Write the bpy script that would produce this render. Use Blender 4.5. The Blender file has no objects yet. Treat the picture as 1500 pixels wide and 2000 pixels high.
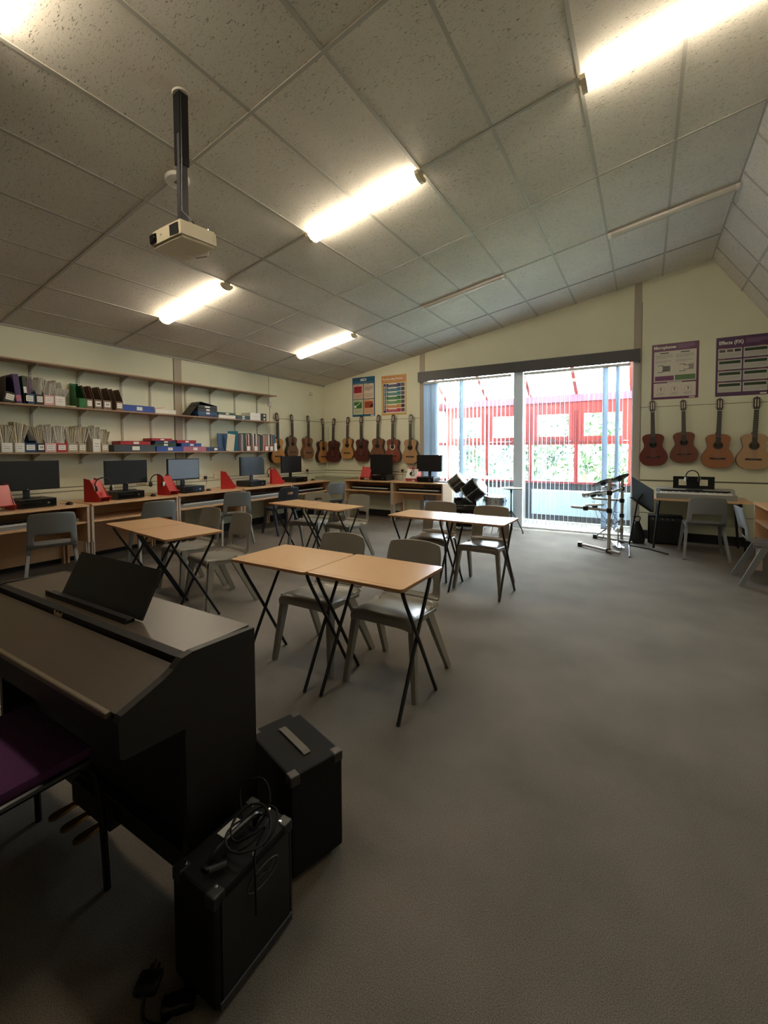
import bpy, bmesh, math, random
from mathutils import Vector, Matrix
PI = math.pi
random.seed(7)
S = bpy.context.scene
COL = S.collection

# ------------------------------------------------------------------ camera, world, exposure
CAMX, CAMY, CAMZ = 6.241, -7.756, 1.38
YAW, PITCH, ROLL = -0.541916, -0.039186, -0.005457
cd = bpy.data.cameras.new('camera')
cam = bpy.data.objects.new('camera', cd)
COL.objects.link(cam)
fwd = Vector((math.sin(YAW)*math.cos(PITCH), math.cos(YAW)*math.cos(PITCH), math.sin(PITCH)))
rgt = Vector((math.cos(YAW), -math.sin(YAW), 0))
upv = rgt.cross(fwd)
r2 = rgt*math.cos(ROLL)+upv*math.sin(ROLL)
u2 = -rgt*math.sin(ROLL)+upv*math.cos(ROLL)
m = Matrix((r2, u2, -fwd)).transposed().to_4x4()
m.translation = Vector((CAMX, CAMY, CAMZ))
cam.matrix_world = m
cd.sensor_fit = 'VERTICAL'
cd.sensor_height = 20.0
cd.sensor_width = 15.0
cd.lens = 847.334/2000*20.0
cd.shift_y = -(1000-912.206)/2000
cd.clip_start = 0.02
cd.clip_end = 200
S.camera = cam
S.view_settings.view_transform = 'Standard'
S.view_settings.look = 'None'
S.view_settings.gamma = 1
S.view_settings.use_curve_mapping = False
S.view_settings.exposure = 0.86

SKY = 42.0
LAMP = 19.0
w = bpy.data.worlds.new('sky')
S.world = w
w.use_nodes = True
bg = w.node_tree.nodes['Background']
bg.inputs[0].default_value = (0.82, 0.91, 1.0, 1)
bg.inputs[1].default_value = SKY
pl = bpy.data.lights.new('window_portal', 'AREA')
pl.shape = 'RECTANGLE'
pl.size = 3.5
pl.size_y = 2.75
pl.cycles.is_portal = True
po = bpy.data.objects.new('window_portal', pl)
COL.objects.link(po)
po.location = (4.3, 0.13, 1.4)
po.rotation_euler = (-PI/2, 0, 0)

# ------------------------------------------------------------------ helpers
def lin(c):
    out = []
    for v in c:
        v /= 255.0
        out.append(v/12.92 if v <= .04045 else ((v+.055)/1.055)**2.4)
    return tuple(out)

def mat(name, rgb, rough=.6, metal=0, noise=0, nscale=20, bump=0, bscale=200, coat=0, spec=.5, emit=None, estr=0, trans=0, stretch=None):
    mt = bpy.data.materials.new(name)
    mt.use_nodes = True
    nt = mt.node_tree
    b = nt.nodes['Principled BSDF']
    c = lin(rgb)
    b.inputs['Base Color'].default_value = (*c, 1)
    b.inputs['Roughness'].default_value = rough
    b.inputs['Metallic'].default_value = metal
    b.inputs['Specular IOR Level'].default_value = spec
    b.inputs['Coat Weight'].default_value = coat
    b.inputs['Transmission Weight'].default_value = trans
    if emit:
        b.inputs['Emission Color'].default_value = (*emit, 1)
        b.inputs['Emission Strength'].default_value = estr
    if noise or bump:
        tc = nt.nodes.new('ShaderNodeTexCoord')
        mp = nt.nodes.new('ShaderNodeMapping')
        nt.links.new(tc.outputs['Object'], mp.inputs[0])
        if stretch:
            mp.inputs['Scale'].default_value = stretch
    if noise:
        n = nt.nodes.new('ShaderNodeTexNoise')
        n.inputs['Scale'].default_value = nscale
        n.inputs['Detail'].default_value = 5
        nt.links.new(mp.outputs[0], n.inputs[0])
        mx = nt.nodes.new('ShaderNodeMix')
        mx.data_type = 'RGBA'
        mr = nt.nodes.new('ShaderNodeMapRange')
        mr.inputs[1].default_value = .3
        mr.inputs[2].default_value = .7
        nt.links.new(n.outputs[0], mr.inputs[0])
        nt.links.new(mr.outputs[0], mx.inputs[0])
        mx.inputs[6].default_value = (*[v*(1-noise) for v in c], 1)
        mx.inputs[7].default_value = (*[min(1, v*(1+noise)) for v in c], 1)
        nt.links.new(mx.outputs[2], b.inputs['Base Color'])
    if bump:
        n2 = nt.nodes.new('ShaderNodeTexNoise')
        n2.inputs['Scale'].default_value = bscale
        n2.inputs['Detail'].default_value = 3
        nt.links.new(mp.outputs[0], n2.inputs[0])
        bp = nt.nodes.new('ShaderNodeBump')
        bp.inputs['Strength'].default_value = bump
        bp.inputs['Distance'].default_value = .002
        nt.links.new(n2.outputs[0], bp.inputs['Height'])
        nt.links.new(bp.outputs[0], b.inputs['Normal'])
    return mt

class MB:
    def __init__(s):
        s.v = []; s.f = []; s.mi = []; s.m = 0; s.M = Matrix()
    def add(s, vs, fs):
        o = len(s.v)
        s.v += [tuple(s.M @ Vector(p)) for p in vs]
        s.f += [tuple(i+o for i in f) for f in fs]
        s.mi += [s.m]*len(fs)
        return s
    def box(s, x0, y0, z0, x1, y1, z1, M=None, bev=0):
        if bev:
            return s.rbox(x0, y0, z0, x1, y1, z1, bev, M)
        vs = [(x, y, z) for x in (x0, x1) for y in (y0, y1) for z in (z0, z1)]
        if M is not None: vs = [tuple(M @ Vector(p)) for p in vs]
        return s.add(vs, [(0, 1, 3, 2), (4, 6, 7, 5), (0, 4, 5, 1), (2, 3, 7, 6), (0, 2, 6, 4), (1, 5, 7, 3)])
    def rbox(s, x0, y0, z0, x1, y1, z1, b, M=None):
        bm = bmesh.new()
        bmesh.ops.create_cube(bm, size=1)
        for v in bm.verts:
            v.co = Vector(((x0+x1)/2+v.co.x*(x1-x0), (y0+y1)/2+v.co.y*(y1-y0), (z0+z1)/2+v.co.z*(z1-z0)))
        b = min(b, .45*min(abs(x1-x0), abs(y1-y0), abs(z1-z0)))
        bmesh.ops.bevel(bm, geom=bm.edges[:], offset=b, segments=2, affect='EDGES', profile=.5)
        vs = [v.co.copy() for v in bm.verts]
        for i, v in enumerate(bm.verts): v.index = i
        fs = [tuple(v.index for v in f.verts) for f in bm.faces]
        bm.free()
        if M is not None: vs = [M @ p for p in vs]
        return s.add(vs, fs)
    def cyl(s, p0, p1, r0, r1=None, n=12, cap=True):
        r1 = r0 if r1 is None else r1
        p0 = Vector(p0); p1 = Vector(p1)
        d = (p1-p0).normalized()
        a = d.orthogonal().normalized(); b = d.cross(a)
        vs = []; fs = []
        for i in range(n):
            t = 2*PI*i/n; u = a*math.cos(t)+b*math.sin(t)
            vs += [p0+u*r0, p1+u*r1]
        for i in range(n):
            j = (i+1) % n
            fs.append((2*i, 2*j, 2*j+1, 2*i+1))
        if cap:
            fs.append(tuple(2*i for i in range(n))[::-1]); fs.append(tuple(2*i+1 for i in range(n)))
        return s.add(vs, fs)
    def tube(s, pts, r, n=8, closed=False):
        pts = [Vector(p) for p in pts]
        N = len(pts); vs = []; fs = []
        a = None
        for k, p in enumerate(pts):
            if closed: d = pts[(k+1) % N]-pts[k-1]
            else: d = pts[min(k+1, N-1)]-pts[max(k-1, 0)]
            d.normalize()
            if a is None: a = d.orthogonal().normalized()
            else:
                a = (a-d*a.dot(d))
                a = a.normalized() if a.length > 1e-6 else d.orthogonal().normalized()
            b = d.cross(a)
            rr = r[k] if isinstance(r, (list, tuple)) else r
            vs += [p+(a*math.cos(2*PI*i/n)+b*math.sin(2*PI*i/n))*rr for i in range(n)]
        for k in range(N if closed else N-1):
            k2 = (k+1) % N
            for i in range(n):
                j = (i+1) % n
                fs.append((k*n+i, k*n+j, k2*n+j, k2*n+i))
        if not closed:
            fs.append(tuple(range(n))[::-1]); fs.append(tuple((N-1)*n+i for i in range(n)))
        return s.add(vs, fs)
    def lathe(s, prof, M=None, n=28):
        vs = []; fs = []; K = len(prof)
        for i in range(n):
            t = 2*PI*i/n
            vs += [(r*math.cos(t), r*math.sin(t), z) for r, z in prof]
        if M is not None: vs = [tuple(M @ Vector(p)) for p in vs]
        for i in range(n):
            j = (i+1) % n
            for k in range(K-1):
                fs.append((i*K+k, j*K+k, j*K+k+1, i*K+k+1))
        return s.add(vs, fs)
    def prism(s, pts, t0, t1, axis='y', M=None):
        def P(u, v, t):
            return (u, t, v) if axis == 'y' else ((t, u, v) if axis == 'x' else (u, v, t))
        n = len(pts)
        vs = [P(u, v, t0) for u, v in pts]+[P(u, v, t1) for u, v in pts]
        if M is not None: vs = [tuple(M @ Vector(p)) for p in vs]
        fs = [tuple(range(n)), tuple(range(2*n-1, n-1, -1))]
        fs += [(i, i+n, (i+1) % n+n, (i+1) % n) for i in range(n)]
        return s.add(vs, fs)
    def bar(s, p0, p1, w0, d0, w1=None, d1=None, side=(1, 0, 0)):
        w1 = w0 if w1 is None else w1; d1 = d0 if d1 is None else d1
        p0 = Vector(p0); p1 = Vector(p1); sd = Vector(side)
        d = (p1-p0).normalized()
        nrm = d.cross(sd).normalized(); sd = nrm.cross(d).normalized()
        vs = []
        for p, ww, dd in ((p0, w0, d0), (p1, w1, d1)):
            for a, b in ((-1, -1), (1, -1), (1, 1), (-1, 1)):
                vs.append(p+sd*a*ww/2+nrm*b*dd/2)
        return s.add(vs, [(0, 1, 2, 3), (7, 6, 5, 4), (0, 4, 5, 1), (1, 5, 6, 2), (2, 6, 7, 3), (3, 7, 4, 0)])
    def build(s, name, mats, parent=None, smooth=False, loc=(0, 0, 0), rot=None, mods=None, **tags):
        me = bpy.data.meshes.new(name)
        me.from_pydata(s.v, [], s.f)
        if not isinstance(mats, (list, tuple)): mats = [mats]
        for x in mats: me.materials.append(x)
        me.polygons.foreach_set('material_index', s.mi)
        bm = bmesh.new(); bm.from_mesh(me)
        bmesh.ops.recalc_face_normals(bm, faces=bm.faces[:])
        bm.to_mesh(me); bm.free()
        if smooth:
            me.polygons.foreach_set('use_smooth', [True]*len(me.polygons))
            if smooth != 'all':
                me.set_sharp_from_angle(angle=math.radians(40))
        me.update()
        o = bpy.data.objects.new(name, me)
        COL.objects.link(o)
        o.location = loc
        if rot is not None: o.rotation_euler = rot
        if parent is not None: o.parent = parent
        for k, v in tags.items(): o[k] = v
        return o

def tag(o, label, cat, group=None):
    o['label'] = label; o['category'] = cat
    if group: o['group'] = group
    return o
def thing(name, label, cat, loc=(0, 0, 0), rz=0, group=None):
    o = bpy.data.objects.new(name, None)
    COL.objects.link(o)
    o.empty_display_size = .05
    o.location = loc; o.rotation_euler = (0, 0, rz)
    return tag(o, label, cat, group)
def copy_tree(o, label, loc, rz=0, parent=None):
    c = o.copy(); COL.objects.link(c)
    if parent is None:
        c.location = loc; c.rotation_euler = (0, 0, rz); c['label'] = label
    else: c.parent = parent
    for ch in list(o.children): copy_tree(ch, None, None, 0, c)
    return c
def struct(mb, name, mt, **k):
    o = mb.build(name, mt, **k); o['kind'] = 'structure'; return o
def text(body, size, M, mt, parent, name='lettering', ext=.0006, align='CENTER', sx=1):
    cu = bpy.data.curves.new(name, 'FONT')
    cu.body = body; cu.size = size; cu.extrude = ext
    cu.offset = size*.022
    cu.align_x = align; cu.align_y = 'CENTER'
    cu.materials.append(mt)
    tmp = bpy.data.objects.new(name, cu)
    me = bpy.data.meshes.new_from_object(tmp)
    bpy.data.objects.remove(tmp); bpy.data.curves.remove(cu)
    o = bpy.data.objects.new(name, me)
    COL.objects.link(o)
    o.parent = parent
    o.matrix_local = M @ Matrix.Diagonal((sx, 1, 1, 1))
    return o
def FR(x, y, z):   # text frame facing -y
    return Matrix.Translation((x, y, z)) @ Matrix.Rotation(PI/2, 4, 'X')
def FX(x, y, z):   # text frame facing +x
    return Matrix.Translation((x, y, z)) @ Matrix.Rotation(PI/2, 4, 'Z') @ Matrix.Rotation(PI/2, 4, 'X')
def T(x, y, z): return Matrix.Translation((x, y, z))
def RX(a): return Matrix.Rotation(a, 4, 'X')
def RY(a): return Matrix.Rotation(a, 4, 'Y')
def RZ(a): return Matrix.Rotation(a, 4, 'Z')
def catmull(P, k=6, closed=False):
    out = []; n = len(P)
    for i in range(n if closed else n-1):
        if closed: a, b, c, d = P[i-1], P[i], P[(i+1) % n], P[(i+2) % n]
        else: a, b, c, d = P[max(i-1, 0)], P[i], P[i+1], P[min(i+2, n-1)]
        for j in range(k):
            t = j/k
            out.append(tuple(.5*((2*b[q])+(-a[q]+c[q])*t+(2*a[q]-5*b[q]+4*c[q]-d[q])*t*t+(-a[q]+3*b[q]-3*c[q]+d[q])*t**3) for q in range(len(b))))
    if not closed: out.append(tuple(P[-1]))
    return out

# ------------------------------------------------------------------ materials
M = {}
M['wall'] = mat('pale_green_paint', (222, 221, 196), .7, noise=.04, nscale=1.5, bump=.15, bscale=120)
M['darkwall'] = mat('bounce_cut_brown', (70, 60, 52), .8)  # unseen wall behind the camera, darkened to cut bounce light
M['pillar'] = mat('beige_pillar_paint', (172, 160, 142), .6)
M['groove'] = mat('panel_joint', (96, 96, 74), .8)
M['skirt'] = mat('black_skirting', (26, 25, 25), .6)
M['grey_box'] = mat('sage_panel', (170, 172, 145), .6)
M['tbar'] = mat('ceiling_grid_metal', (172, 168, 158), .5)
M['white'] = mat('white_plastic', (215, 213, 205), .45)
M['upvc'] = mat('pale_grey_frame', (205, 208, 208), .4)
M['cream'] = mat('cream_plastic', (214, 204, 176), .4)
M['black'] = mat('black_plastic', (15, 15, 16), .4)
M['black_gloss'] = mat('gloss_black', (10, 10, 12), .15)
M['black_matte'] = mat('matte_black_vinyl', (14, 13, 12), .75, bump=.4, bscale=350, spec=.25)
M['screen'] = mat('dark_screen', (22, 23, 25), .35)
M['screen_glare'] = mat('pale_grey_screen', (118, 132, 150), .3)
M['dkgrey'] = mat('dark_grey', (48, 49, 52), .5)
M['beech'] = mat('light_beech_laminate', (208, 166, 124), .38, noise=.07, nscale=12, stretch=(1, 14, 14), spec=.5)
M['exam'] = mat('tan_desk_laminate', (200, 158, 116), .24, noise=.05, nscale=14, stretch=(1, 18, 1), spec=.6)
M['exam_edge'] = mat('hardboard_edge', (150, 106, 64), .6)
M['edge'] = mat('pale_grey_edging', (176, 164, 152), .5)
M['shelfwood'] = mat('brown_shelf_wood', (158, 128, 100), .5, noise=.1, nscale=10, stretch=(14, 1, 14))
M['steel'] = mat('grey_painted_metal', (190, 186, 170), .5, .2)
M['chrome'] = mat('chrome', (220, 222, 225), .18, 1)
M['brushed'] = mat('satin_aluminium', (150, 146, 138), .4, .25)
M['blackmetal'] = mat('black_tube_metal', (22, 22, 24), .3, .3)
M['chair'] = mat('grey_chair_plastic', (130, 125, 114), .3, bump=.12, bscale=500, spec=.55)
M['chair_blue'] = mat('slate_grey_chair_plastic', (116, 119, 120), .28, bump=.12, bscale=500, spec=.6)
M['chair_dark'] = mat('charcoal_chair_plastic', (44, 48, 56), .28, bump=.1, bscale=500)
M['chair_brown'] = mat('taupe_chair_plastic', (112, 102, 88), .3, bump=.1, bscale=500)
M['red'] = mat('red_acrylic', (196, 52, 50), .3, trans=.15)
M['redframe'] = mat('red_window_frame', (102, 22, 16), .5)
M['pink'] = mat('pink_eaves_strip', (124, 66, 84), .5)
M['purple'] = mat('purple_upholstery', (84, 40, 84), .9, noise=.15, nscale=160, bump=.4, bscale=400)
M['piano'] = mat('rosewood_veneer_shaded', (22, 18, 16), .45, noise=.06, nscale=10, stretch=(1, 12, 12), bump=.08, bscale=600, spec=.4)  # shaded copy of the veneer: side shade put into a near-black colour
M['piano_lit'] = mat('rosewood_veneer_lit', (70, 58, 44), .36, noise=.06, nscale=10, stretch=(1, 12, 12), bump=.08, bscale=600, spec=.8)  # lit copy of the same veneer: light on top put into the brown
M['piano_black'] = mat('black_piano_panel', (20, 18, 17), .55)
M['brass'] = mat('brass', (205, 165, 90), .25, 1)
M['cymbal'] = mat('bronze_cymbal', (104, 96, 70), .45, .5)
M['paper'] = mat('white_paper', (236, 233, 224), .8)
M['paper2'] = mat('aged_paper', (222, 214, 190), .8, noise=.2, nscale=60, stretch=(1, 30, 1))
M['ink'] = mat('dark_ink', (40, 38, 40), .7)
M['greytxt'] = mat('grey_print', (150, 146, 142), .8)
M['skin'] = mat('drum_head', (225, 228, 230), .4)
M['ivory'] = mat('white_keys', (232, 230, 222), .25)
M['silverkb'] = mat('silver_keyboard_case', (150, 150, 146), .35, .3)
M['ledge'] = mat('beige_vinyl_floor', (96, 90, 84), .5)
M['slat'] = mat('white_blind_fabric', (170, 178, 186), .6)
M['valance'] = mat('dark_grey_pelmet', (62, 62, 64), .45)
M['trunk'] = mat('tree_bark', (92, 74, 56), .9)
M['brick'] = mat('pale_dwarf_panel', (140, 156, 160), .5)
def colmat(n, rgb, r=.5): 
    if n not in M: M[n] = mat(n, rgb, r)
    return M[n]

# slats let a little daylight through
nt = M['slat'].node_tree; bs = nt.nodes['Principled BSDF']
tr = nt.nodes.new('ShaderNodeBsdfTranslucent'); tr.inputs[0].default_value = (.48, .54, .60, 1)
mxs = nt.nodes.new('ShaderNodeMixShader'); mxs.inputs[0].default_value = .45
nt.links.new(bs.outputs[0], mxs.inputs[1]); nt.links.new(tr.outputs[0], mxs.inputs[2])
nt.links.new(mxs.outputs[0], nt.nodes['Material Output'].inputs[0])

# thin window glass
g = bpy.data.materials.new('window_glass'); g.use_nodes = True; nt = g.node_tree
nt.nodes.remove(nt.nodes['Principled BSDF'])
t_ = nt.nodes.new('ShaderNodeBsdfTransparent'); t_.inputs[0].default_value = (.95, .97, .97, 1)
gl = nt.nodes.new('ShaderNodeBsdfGlossy'); gl.inputs['Roughness'].default_value = .02
mx = nt.nodes.new('ShaderNodeMixShader')
mx.inputs[0].default_value = .05; nt.links.new(t_.outputs[0], mx.inputs[1]); nt.links.new(gl.outputs[0], mx.inputs[2])
nt.links.new(mx.outputs[0], nt.nodes['Material Output'].inputs[0])
M['glass'] = g

# leaves
M['leaf'] = mat('green_leaves', (52, 70, 36), .6, noise=.4, nscale=3)
M['leaf2'] = mat('blue_green_leaves', (46, 66, 52), .6, noise=.4, nscale=3)
M['grass'] = mat('mown_grass', (70, 90, 46), .9, noise=.3, nscale=3)

# carpet
c = mat('carpet', (86, 80, 73), .95, spec=.2)
nt = c.node_tree; b = nt.nodes['Principled BSDF']
tc = nt.nodes.new('ShaderNodeTexCoord')
n1 = nt.nodes.new('ShaderNodeTexNoise'); n1.inputs['Scale'].default_value = 380; n1.inputs['Detail'].default_value = 4; n1.inputs['Roughness'].default_value = .8
n2 = nt.nodes.new('ShaderNodeTexNoise'); n2.inputs['Scale'].default_value = 2.2; n2.inputs['Detail'].default_value = 6
nt.links.new(tc.outputs['Object'], n1.inputs[0]); nt.links.new(tc.outputs['Object'], n2.inputs[0])
r1 = nt.nodes.new('ShaderNodeValToRGB')
r1.color_ramp.elements[0].position = .34; r1.color_ramp.elements[0].color = (*lin((48, 42, 36)), 1)
r1.color_ramp.elements[1].position = .68; r1.color_ramp.elements[1].color = (*lin((146, 135, 122)), 1)
nt.links.new(n1.outputs[0], r1.inputs[0])
m1 = nt.nodes.new('ShaderNodeMix'); m1.data_type = 'RGBA'; m1.blend_type = 'MULTIPLY'; m1.inputs[0].default_value = 1
r2_ = nt.nodes.new('ShaderNodeMapRange'); r2_.inputs[1].default_value = .3; r2_.inputs[2].default_value = .7; r2_.inputs[3].default_value = .82; r2_.inputs[4].default_value = 1.12
nt.links.new(n2.outputs[0], r2_.inputs[0])
nt.links.new(r1.outputs[0], m1.inputs[6]); nt.links.new(r2_.outputs[0], m1.inputs[7])
nt.links.new(m1.outputs[2], b.inputs['Base Color'])
bp = nt.nodes.new('ShaderNodeBump'); bp.inputs['Strength'].default_value = .6; bp.inputs['Distance'].default_value = .004
nt.links.new(n1.outputs[0], bp.inputs['Height']); nt.links.new(bp.outputs[0], b.inputs['Normal'])
M['carpet'] = c

# fissured ceiling tile
c = mat('fissured_tile', (176, 171, 158), .85, spec=.2)
nt = c.node_tree; b = nt.nodes['Principled BSDF']
tc = nt.nodes.new('ShaderNodeTexCoord')
mp = nt.nodes.new('ShaderNodeMapping'); mp.inputs['Scale'].default_value = (38, 120, 38); mp.inputs['Rotation'].default_value = (0, 0, .5)
nt.links.new(tc.outputs['Object'], mp.inputs[0])
nz = nt.nodes.new('ShaderNodeTexNoise'); nz.inputs['Scale'].default_value = 1.1; nz.inputs['Detail'].default_value = 3; nz.inputs['Distortion'].default_value = 1.2
nt.links.new(mp.outputs[0], nz.inputs[0])
rp = nt.nodes.new('ShaderNodeValToRGB'); rp.color_ramp.elements[0].position = .31; rp.color_ramp.elements[0].color = (*lin((122, 115, 102)), 1)
rp.color_ramp.elements[1].position = .40; rp.color_ramp.elements[1].color = (*lin((214, 208, 196)), 1)
nt.links.new(nz.outputs[0], rp.inputs[0])
nb = nt.nodes.new('ShaderNodeTexNoise'); nb.inputs['Scale'].default_value = 1.3; nb.inputs['Detail'].default_value = 4
nt.links.new(tc.outputs['Object'], nb.inputs[0])
mr = nt.nodes.new('ShaderNodeMapRange'); mr.inputs[1].default_value = .3; mr.inputs[2].default_value = .7; mr.inputs[3].default_value = .9; mr.inputs[4].default_value = 1.06
nt.links.new(nb.outputs[0], mr.inputs[0])
mm = nt.nodes.new('ShaderNodeMix'); mm.data_type = 'RGBA'; mm.blend_type = 'MULTIPLY'; mm.inputs[0].default_value = 1
nt.links.new(rp.outputs[0], mm.inputs[6]); nt.links.new(mr.outputs[0], mm.inputs[7]); nt.links.new(mm.outputs[2], b.inputs['Base Color'])
bp = nt.nodes.new('ShaderNodeBump'); bp.inputs['Strength'].default_value = .6; bp.inputs['Distance'].default_value = .004
nt.links.new(rp.outputs[0], bp.inputs['Height']); nt.links.new(bp.outputs[0], b.inputs['Normal'])
M['tile'] = c

# ------------------------------------------------------------------ room shell
SL = 0.172079
CS, SN = math.cos(SL), math.sin(SL)
X0C, Z0C = 0.508, 2.922
RX_ = X0C+11*.6*CS
RZ_ = Z0C+11*.6*SN
YB = -9.9
XR = 7.98
SL2 = math.radians(56)
ZR = RZ_-(XR-RX_)*math.tan(SL2)
def cz(x): return Z0C+(x-X0C)*math.tan(SL)
ZL = cz(0)
struct(MB().box(-.15, YB-.15, -.1, XR+.15, .13, 0), 'floor', M['carpet'])
struct(MB().box(2.3, .13, -.1, 6.3, 1.02, -.005), 'floor', M['ledge'])
struct(MB().box(-.12, YB, 0, 0, 0, ZL+.01), 'wall_left', M['wall'])
struct(MB().box(XR, YB, 0, XR+.12, 0, ZR+.01), 'wall_right', M['wall'])
struct(MB().prism([(0, 0), (XR, 0), (XR, ZR), (RX_, RZ_), (0, ZL)], YB-.12, YB), 'wall_front', M['darkwall'])
wx0, wx1, wzt = 2.53, 6.07, 2.80
mb = MB()
mb.prism([(0, 0), (wx0, 0), (wx0, cz(wx0)), (0, ZL)], 0, .12)
mb.prism([(wx0, wzt), (wx1, wzt), (wx1, cz(wx1)), (wx0, cz(wx0))], 0, .12)
mb.prism([(wx1, 0), (XR, 0), (XR, ZR), (RX_, RZ_), (wx1, cz(wx1))], 0, .12)
struct(mb, 'wall_back', M['wall'])
mb = MB()
mb.prism([(-.12, cz(-.12)), (RX_, RZ_), (RX_, RZ_+.1), (-.12, cz(-.12)+.1)], YB-.12, .12)
mb.prism([(RX_, RZ_), (XR+.12, RZ_-(XR+.12-RX_)*math.tan(SL2)), (XR+.12, RZ_-(XR+.12-RX_)*math.tan(SL2)+.2), (RX_, RZ_+.1)], YB-.12, .12)
struct(mb, 'ceiling', M['tile'])
def ceil(i, j, off=0):
    return Vector((X0C+i*.6*CS-off*SN*-1*-1, -.8706-j*1.2183, Z0C+i*.6*SN)) + Vector((off*SN, 0, -off*CS))
def ceilp(i, y, off=0):
    return Vector((X0C+i*.6*CS+off*SN, y, Z0C+i*.6*SN-off*CS))
mb = MB()
for i in range(0, 12):
    mb.bar(ceilp(i, -.002, .002), ceilp(i, YB, .002), .024, .008, side=(CS, 0, SN))
for j in range(0, 8):
    y = -.8706-j*1.2183
    mb.bar(ceilp(-.84, y, .003), ceilp(11, y, .003), .024, .010, side=(0, 1, 0))
d2 = Vector((math.cos(SL2), 0, -math.sin(SL2))); n2v = Vector((-math.sin(SL2), 0, -math.cos(SL2)))
rp_ = Vector((RX_, 0, RZ_))
for k in (1, 2):
    a = rp_+d2*.6*k+n2v*.003
    mb.bar(a+Vector((0, -.002, 0)), a+Vector((0, YB, 0)), .024, .008, side=d2)
for j in range(0, 8):
    y = -.45-j*.609*1
    a = rp_+n2v*.003
    mb.bar(a+Vector((0, y, 0)), a+d2*1.55+Vector((0, y, 0)), .024, .008, side=(0, 1, 0))
struct(mb, 'trim_1', M['tbar'])
# stains and dark marks on the tiles are part of them; wall edge strips
mb = MB()
mb.bar((.012, -.001, ZL-.012), (.012, YB, ZL-.012), .022, .02, side=(1, 0, 0))
struct(mb, 'trim_2', M['tbar'])
# pillars in the walls
struct(MB().prism([(2.41, 0), (2.515, 0), (2.515, cz(2.515)-.002), (2.41, cz(2.41)-.002)], -.012, .004), 'trim_3', M['pillar'])
struct(MB().prism([(6.066, 0), (6.165, 0), (6.165, cz(6.165)-.002), (6.066, cz(6.066)-.002)], -.012, .004), 'trim_4', M['pillar'])
struct(MB().box(-.004, -3.655, 0, .012, -3.53, ZL-.02), 'trim_5', M['pillar'])
# panel joints
mb = MB()
for (x0, x1) in ((.0, 2.41), (6.165, XR)):
    mb.box(x0, -.003, 2.006, x1, .002, 2.013)
    mb.box(x0, -.004, .925 if x0 < 1 else .885, x1, .002, .94 if x0 < 1 else .905)
mb.box(0, -.004, .875, 2.41, .002, .883)
mb.box(6.165, -.003, .395, XR, .002, .402)
mb.box(6.168, -.003, .1, 6.174, .002, 3.6)
mb.box(.105, -.003, 1.0, .11, .002, 1.9)
for z in (2.01, .93, .88):
    mb.box(-.002, -1.6 if z > 1 else -8, z, .004, 0, z+.007)
for y in (-3.66, -1.67):
    mb.box(-.002, y-.005, 1.0, .005, y, ZL-.03)
struct(mb, 'trim_6', M['groove'])
mb = MB()
mb.box(0, -.006, .84, 2.41, .002, .872); 
struct(mb, 'trim_7', M['wall'])
struct(MB().box(0, YB, 0, .015, -.38, .12), 'baseboard_left', M['skirt'])
mb = MB().box(.76, -.015, 0, 2.41, 0, .13).box(6.165, -.015, 0, XR, 0, .13)
struct(mb, 'baseboard_back', M['skirt'])
struct(MB().box(XR-.015, YB, 0, XR, -.02, .12), 'baseboard_right', M['skirt'])
# pipe boxing in the back left corner
struct(MB().box(.02, -.36, 0, .93, -.02, .80).box(.02, -.37, .79, .94, -.0, .81), 'trim_8', M['grey_box'])

# patio window
mb = MB()
mb.box(wx0, .0, 0, wx0+.05, .1, wzt); mb.box(4.245, -.01, 0, 4.405, .1, wzt); mb.box(wx1-.018, .0, 0, wx1, .1, wzt)
mb.box(wx0, .0, wzt-.06, wx1, .1, wzt)
mb.box(wx0, -.02, 0, wx1, .1, .03)
o = struct(mb, 'window_1', M['upvc'])
for a, bb in ((wx0+.05, 4.245), (4.405, wx1-.018)):
    MB().box(a, .05, .03, bb, .054, wzt-.06).build('glass_pane', M['glass'], o)
MB().box(2.87, .03, .03, 2.895, .07, wzt-.06).build('dark_sash_stile', M['black'], o)

# lean-to conservatory beyond
posts = [2.55, 3.43, 4.30, 5.13, 6.02]
OY = 1.084
mb = MB()
for x in posts: mb.box(x-.035, OY-.04, .72, x+.035, OY+.03, 2.40)
mb.box(2.5, OY-.05, 2.09, 6.10, OY+.05, 2.26)
mb.box(2.5, OY-.036, 1.465, 6.10, OY+.036, 1.529)
mb.box(2.5, OY-.045, .725, 6.10, OY+.045, .765)
for a, bb in zip(posts[:-1], posts[1:]):
    a += .035; bb -= .035
    mb.box(a, OY-.055, 1.53, bb, OY-.015, 1.62); mb.box(a, OY-.055, 2.04, bb, OY-.015, 2.09)
    mb.box(a, OY-.054, 1.62, a+.10, OY-.016, 2.04); mb.box(bb-.10, OY-.054, 1.62, bb, OY-.016, 2.04)
o = struct(mb, 'window_2', M['redframe'])
for a, bb in zip(posts[:-1], posts[1:]):
    MB().box(a+.13, OY-.03, 1.62, bb-.13, OY-.026, 2.04).build('glass_pane', M['glass'], o)
    MB().box(a+.035, OY-.0, .765, bb-.035, OY+.004, 1.465).build('glass_pane', M['glass'], o)
    h = MB().box((a+bb)/2-.05, OY-.072, 1.545, (a+bb)/2+.05, OY-.058, 1.565).box((a+bb)/2+.02, OY-.085, 1.52, (a+bb)/2+.04, OY-.06, 1.565)
    h.build('window_handle', M['dkgrey'], o)
struct(MB().box(2.5, OY-.07, 2.265, 6.10, OY+.04, 2.40), 'trim_9', M['pink'])
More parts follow.
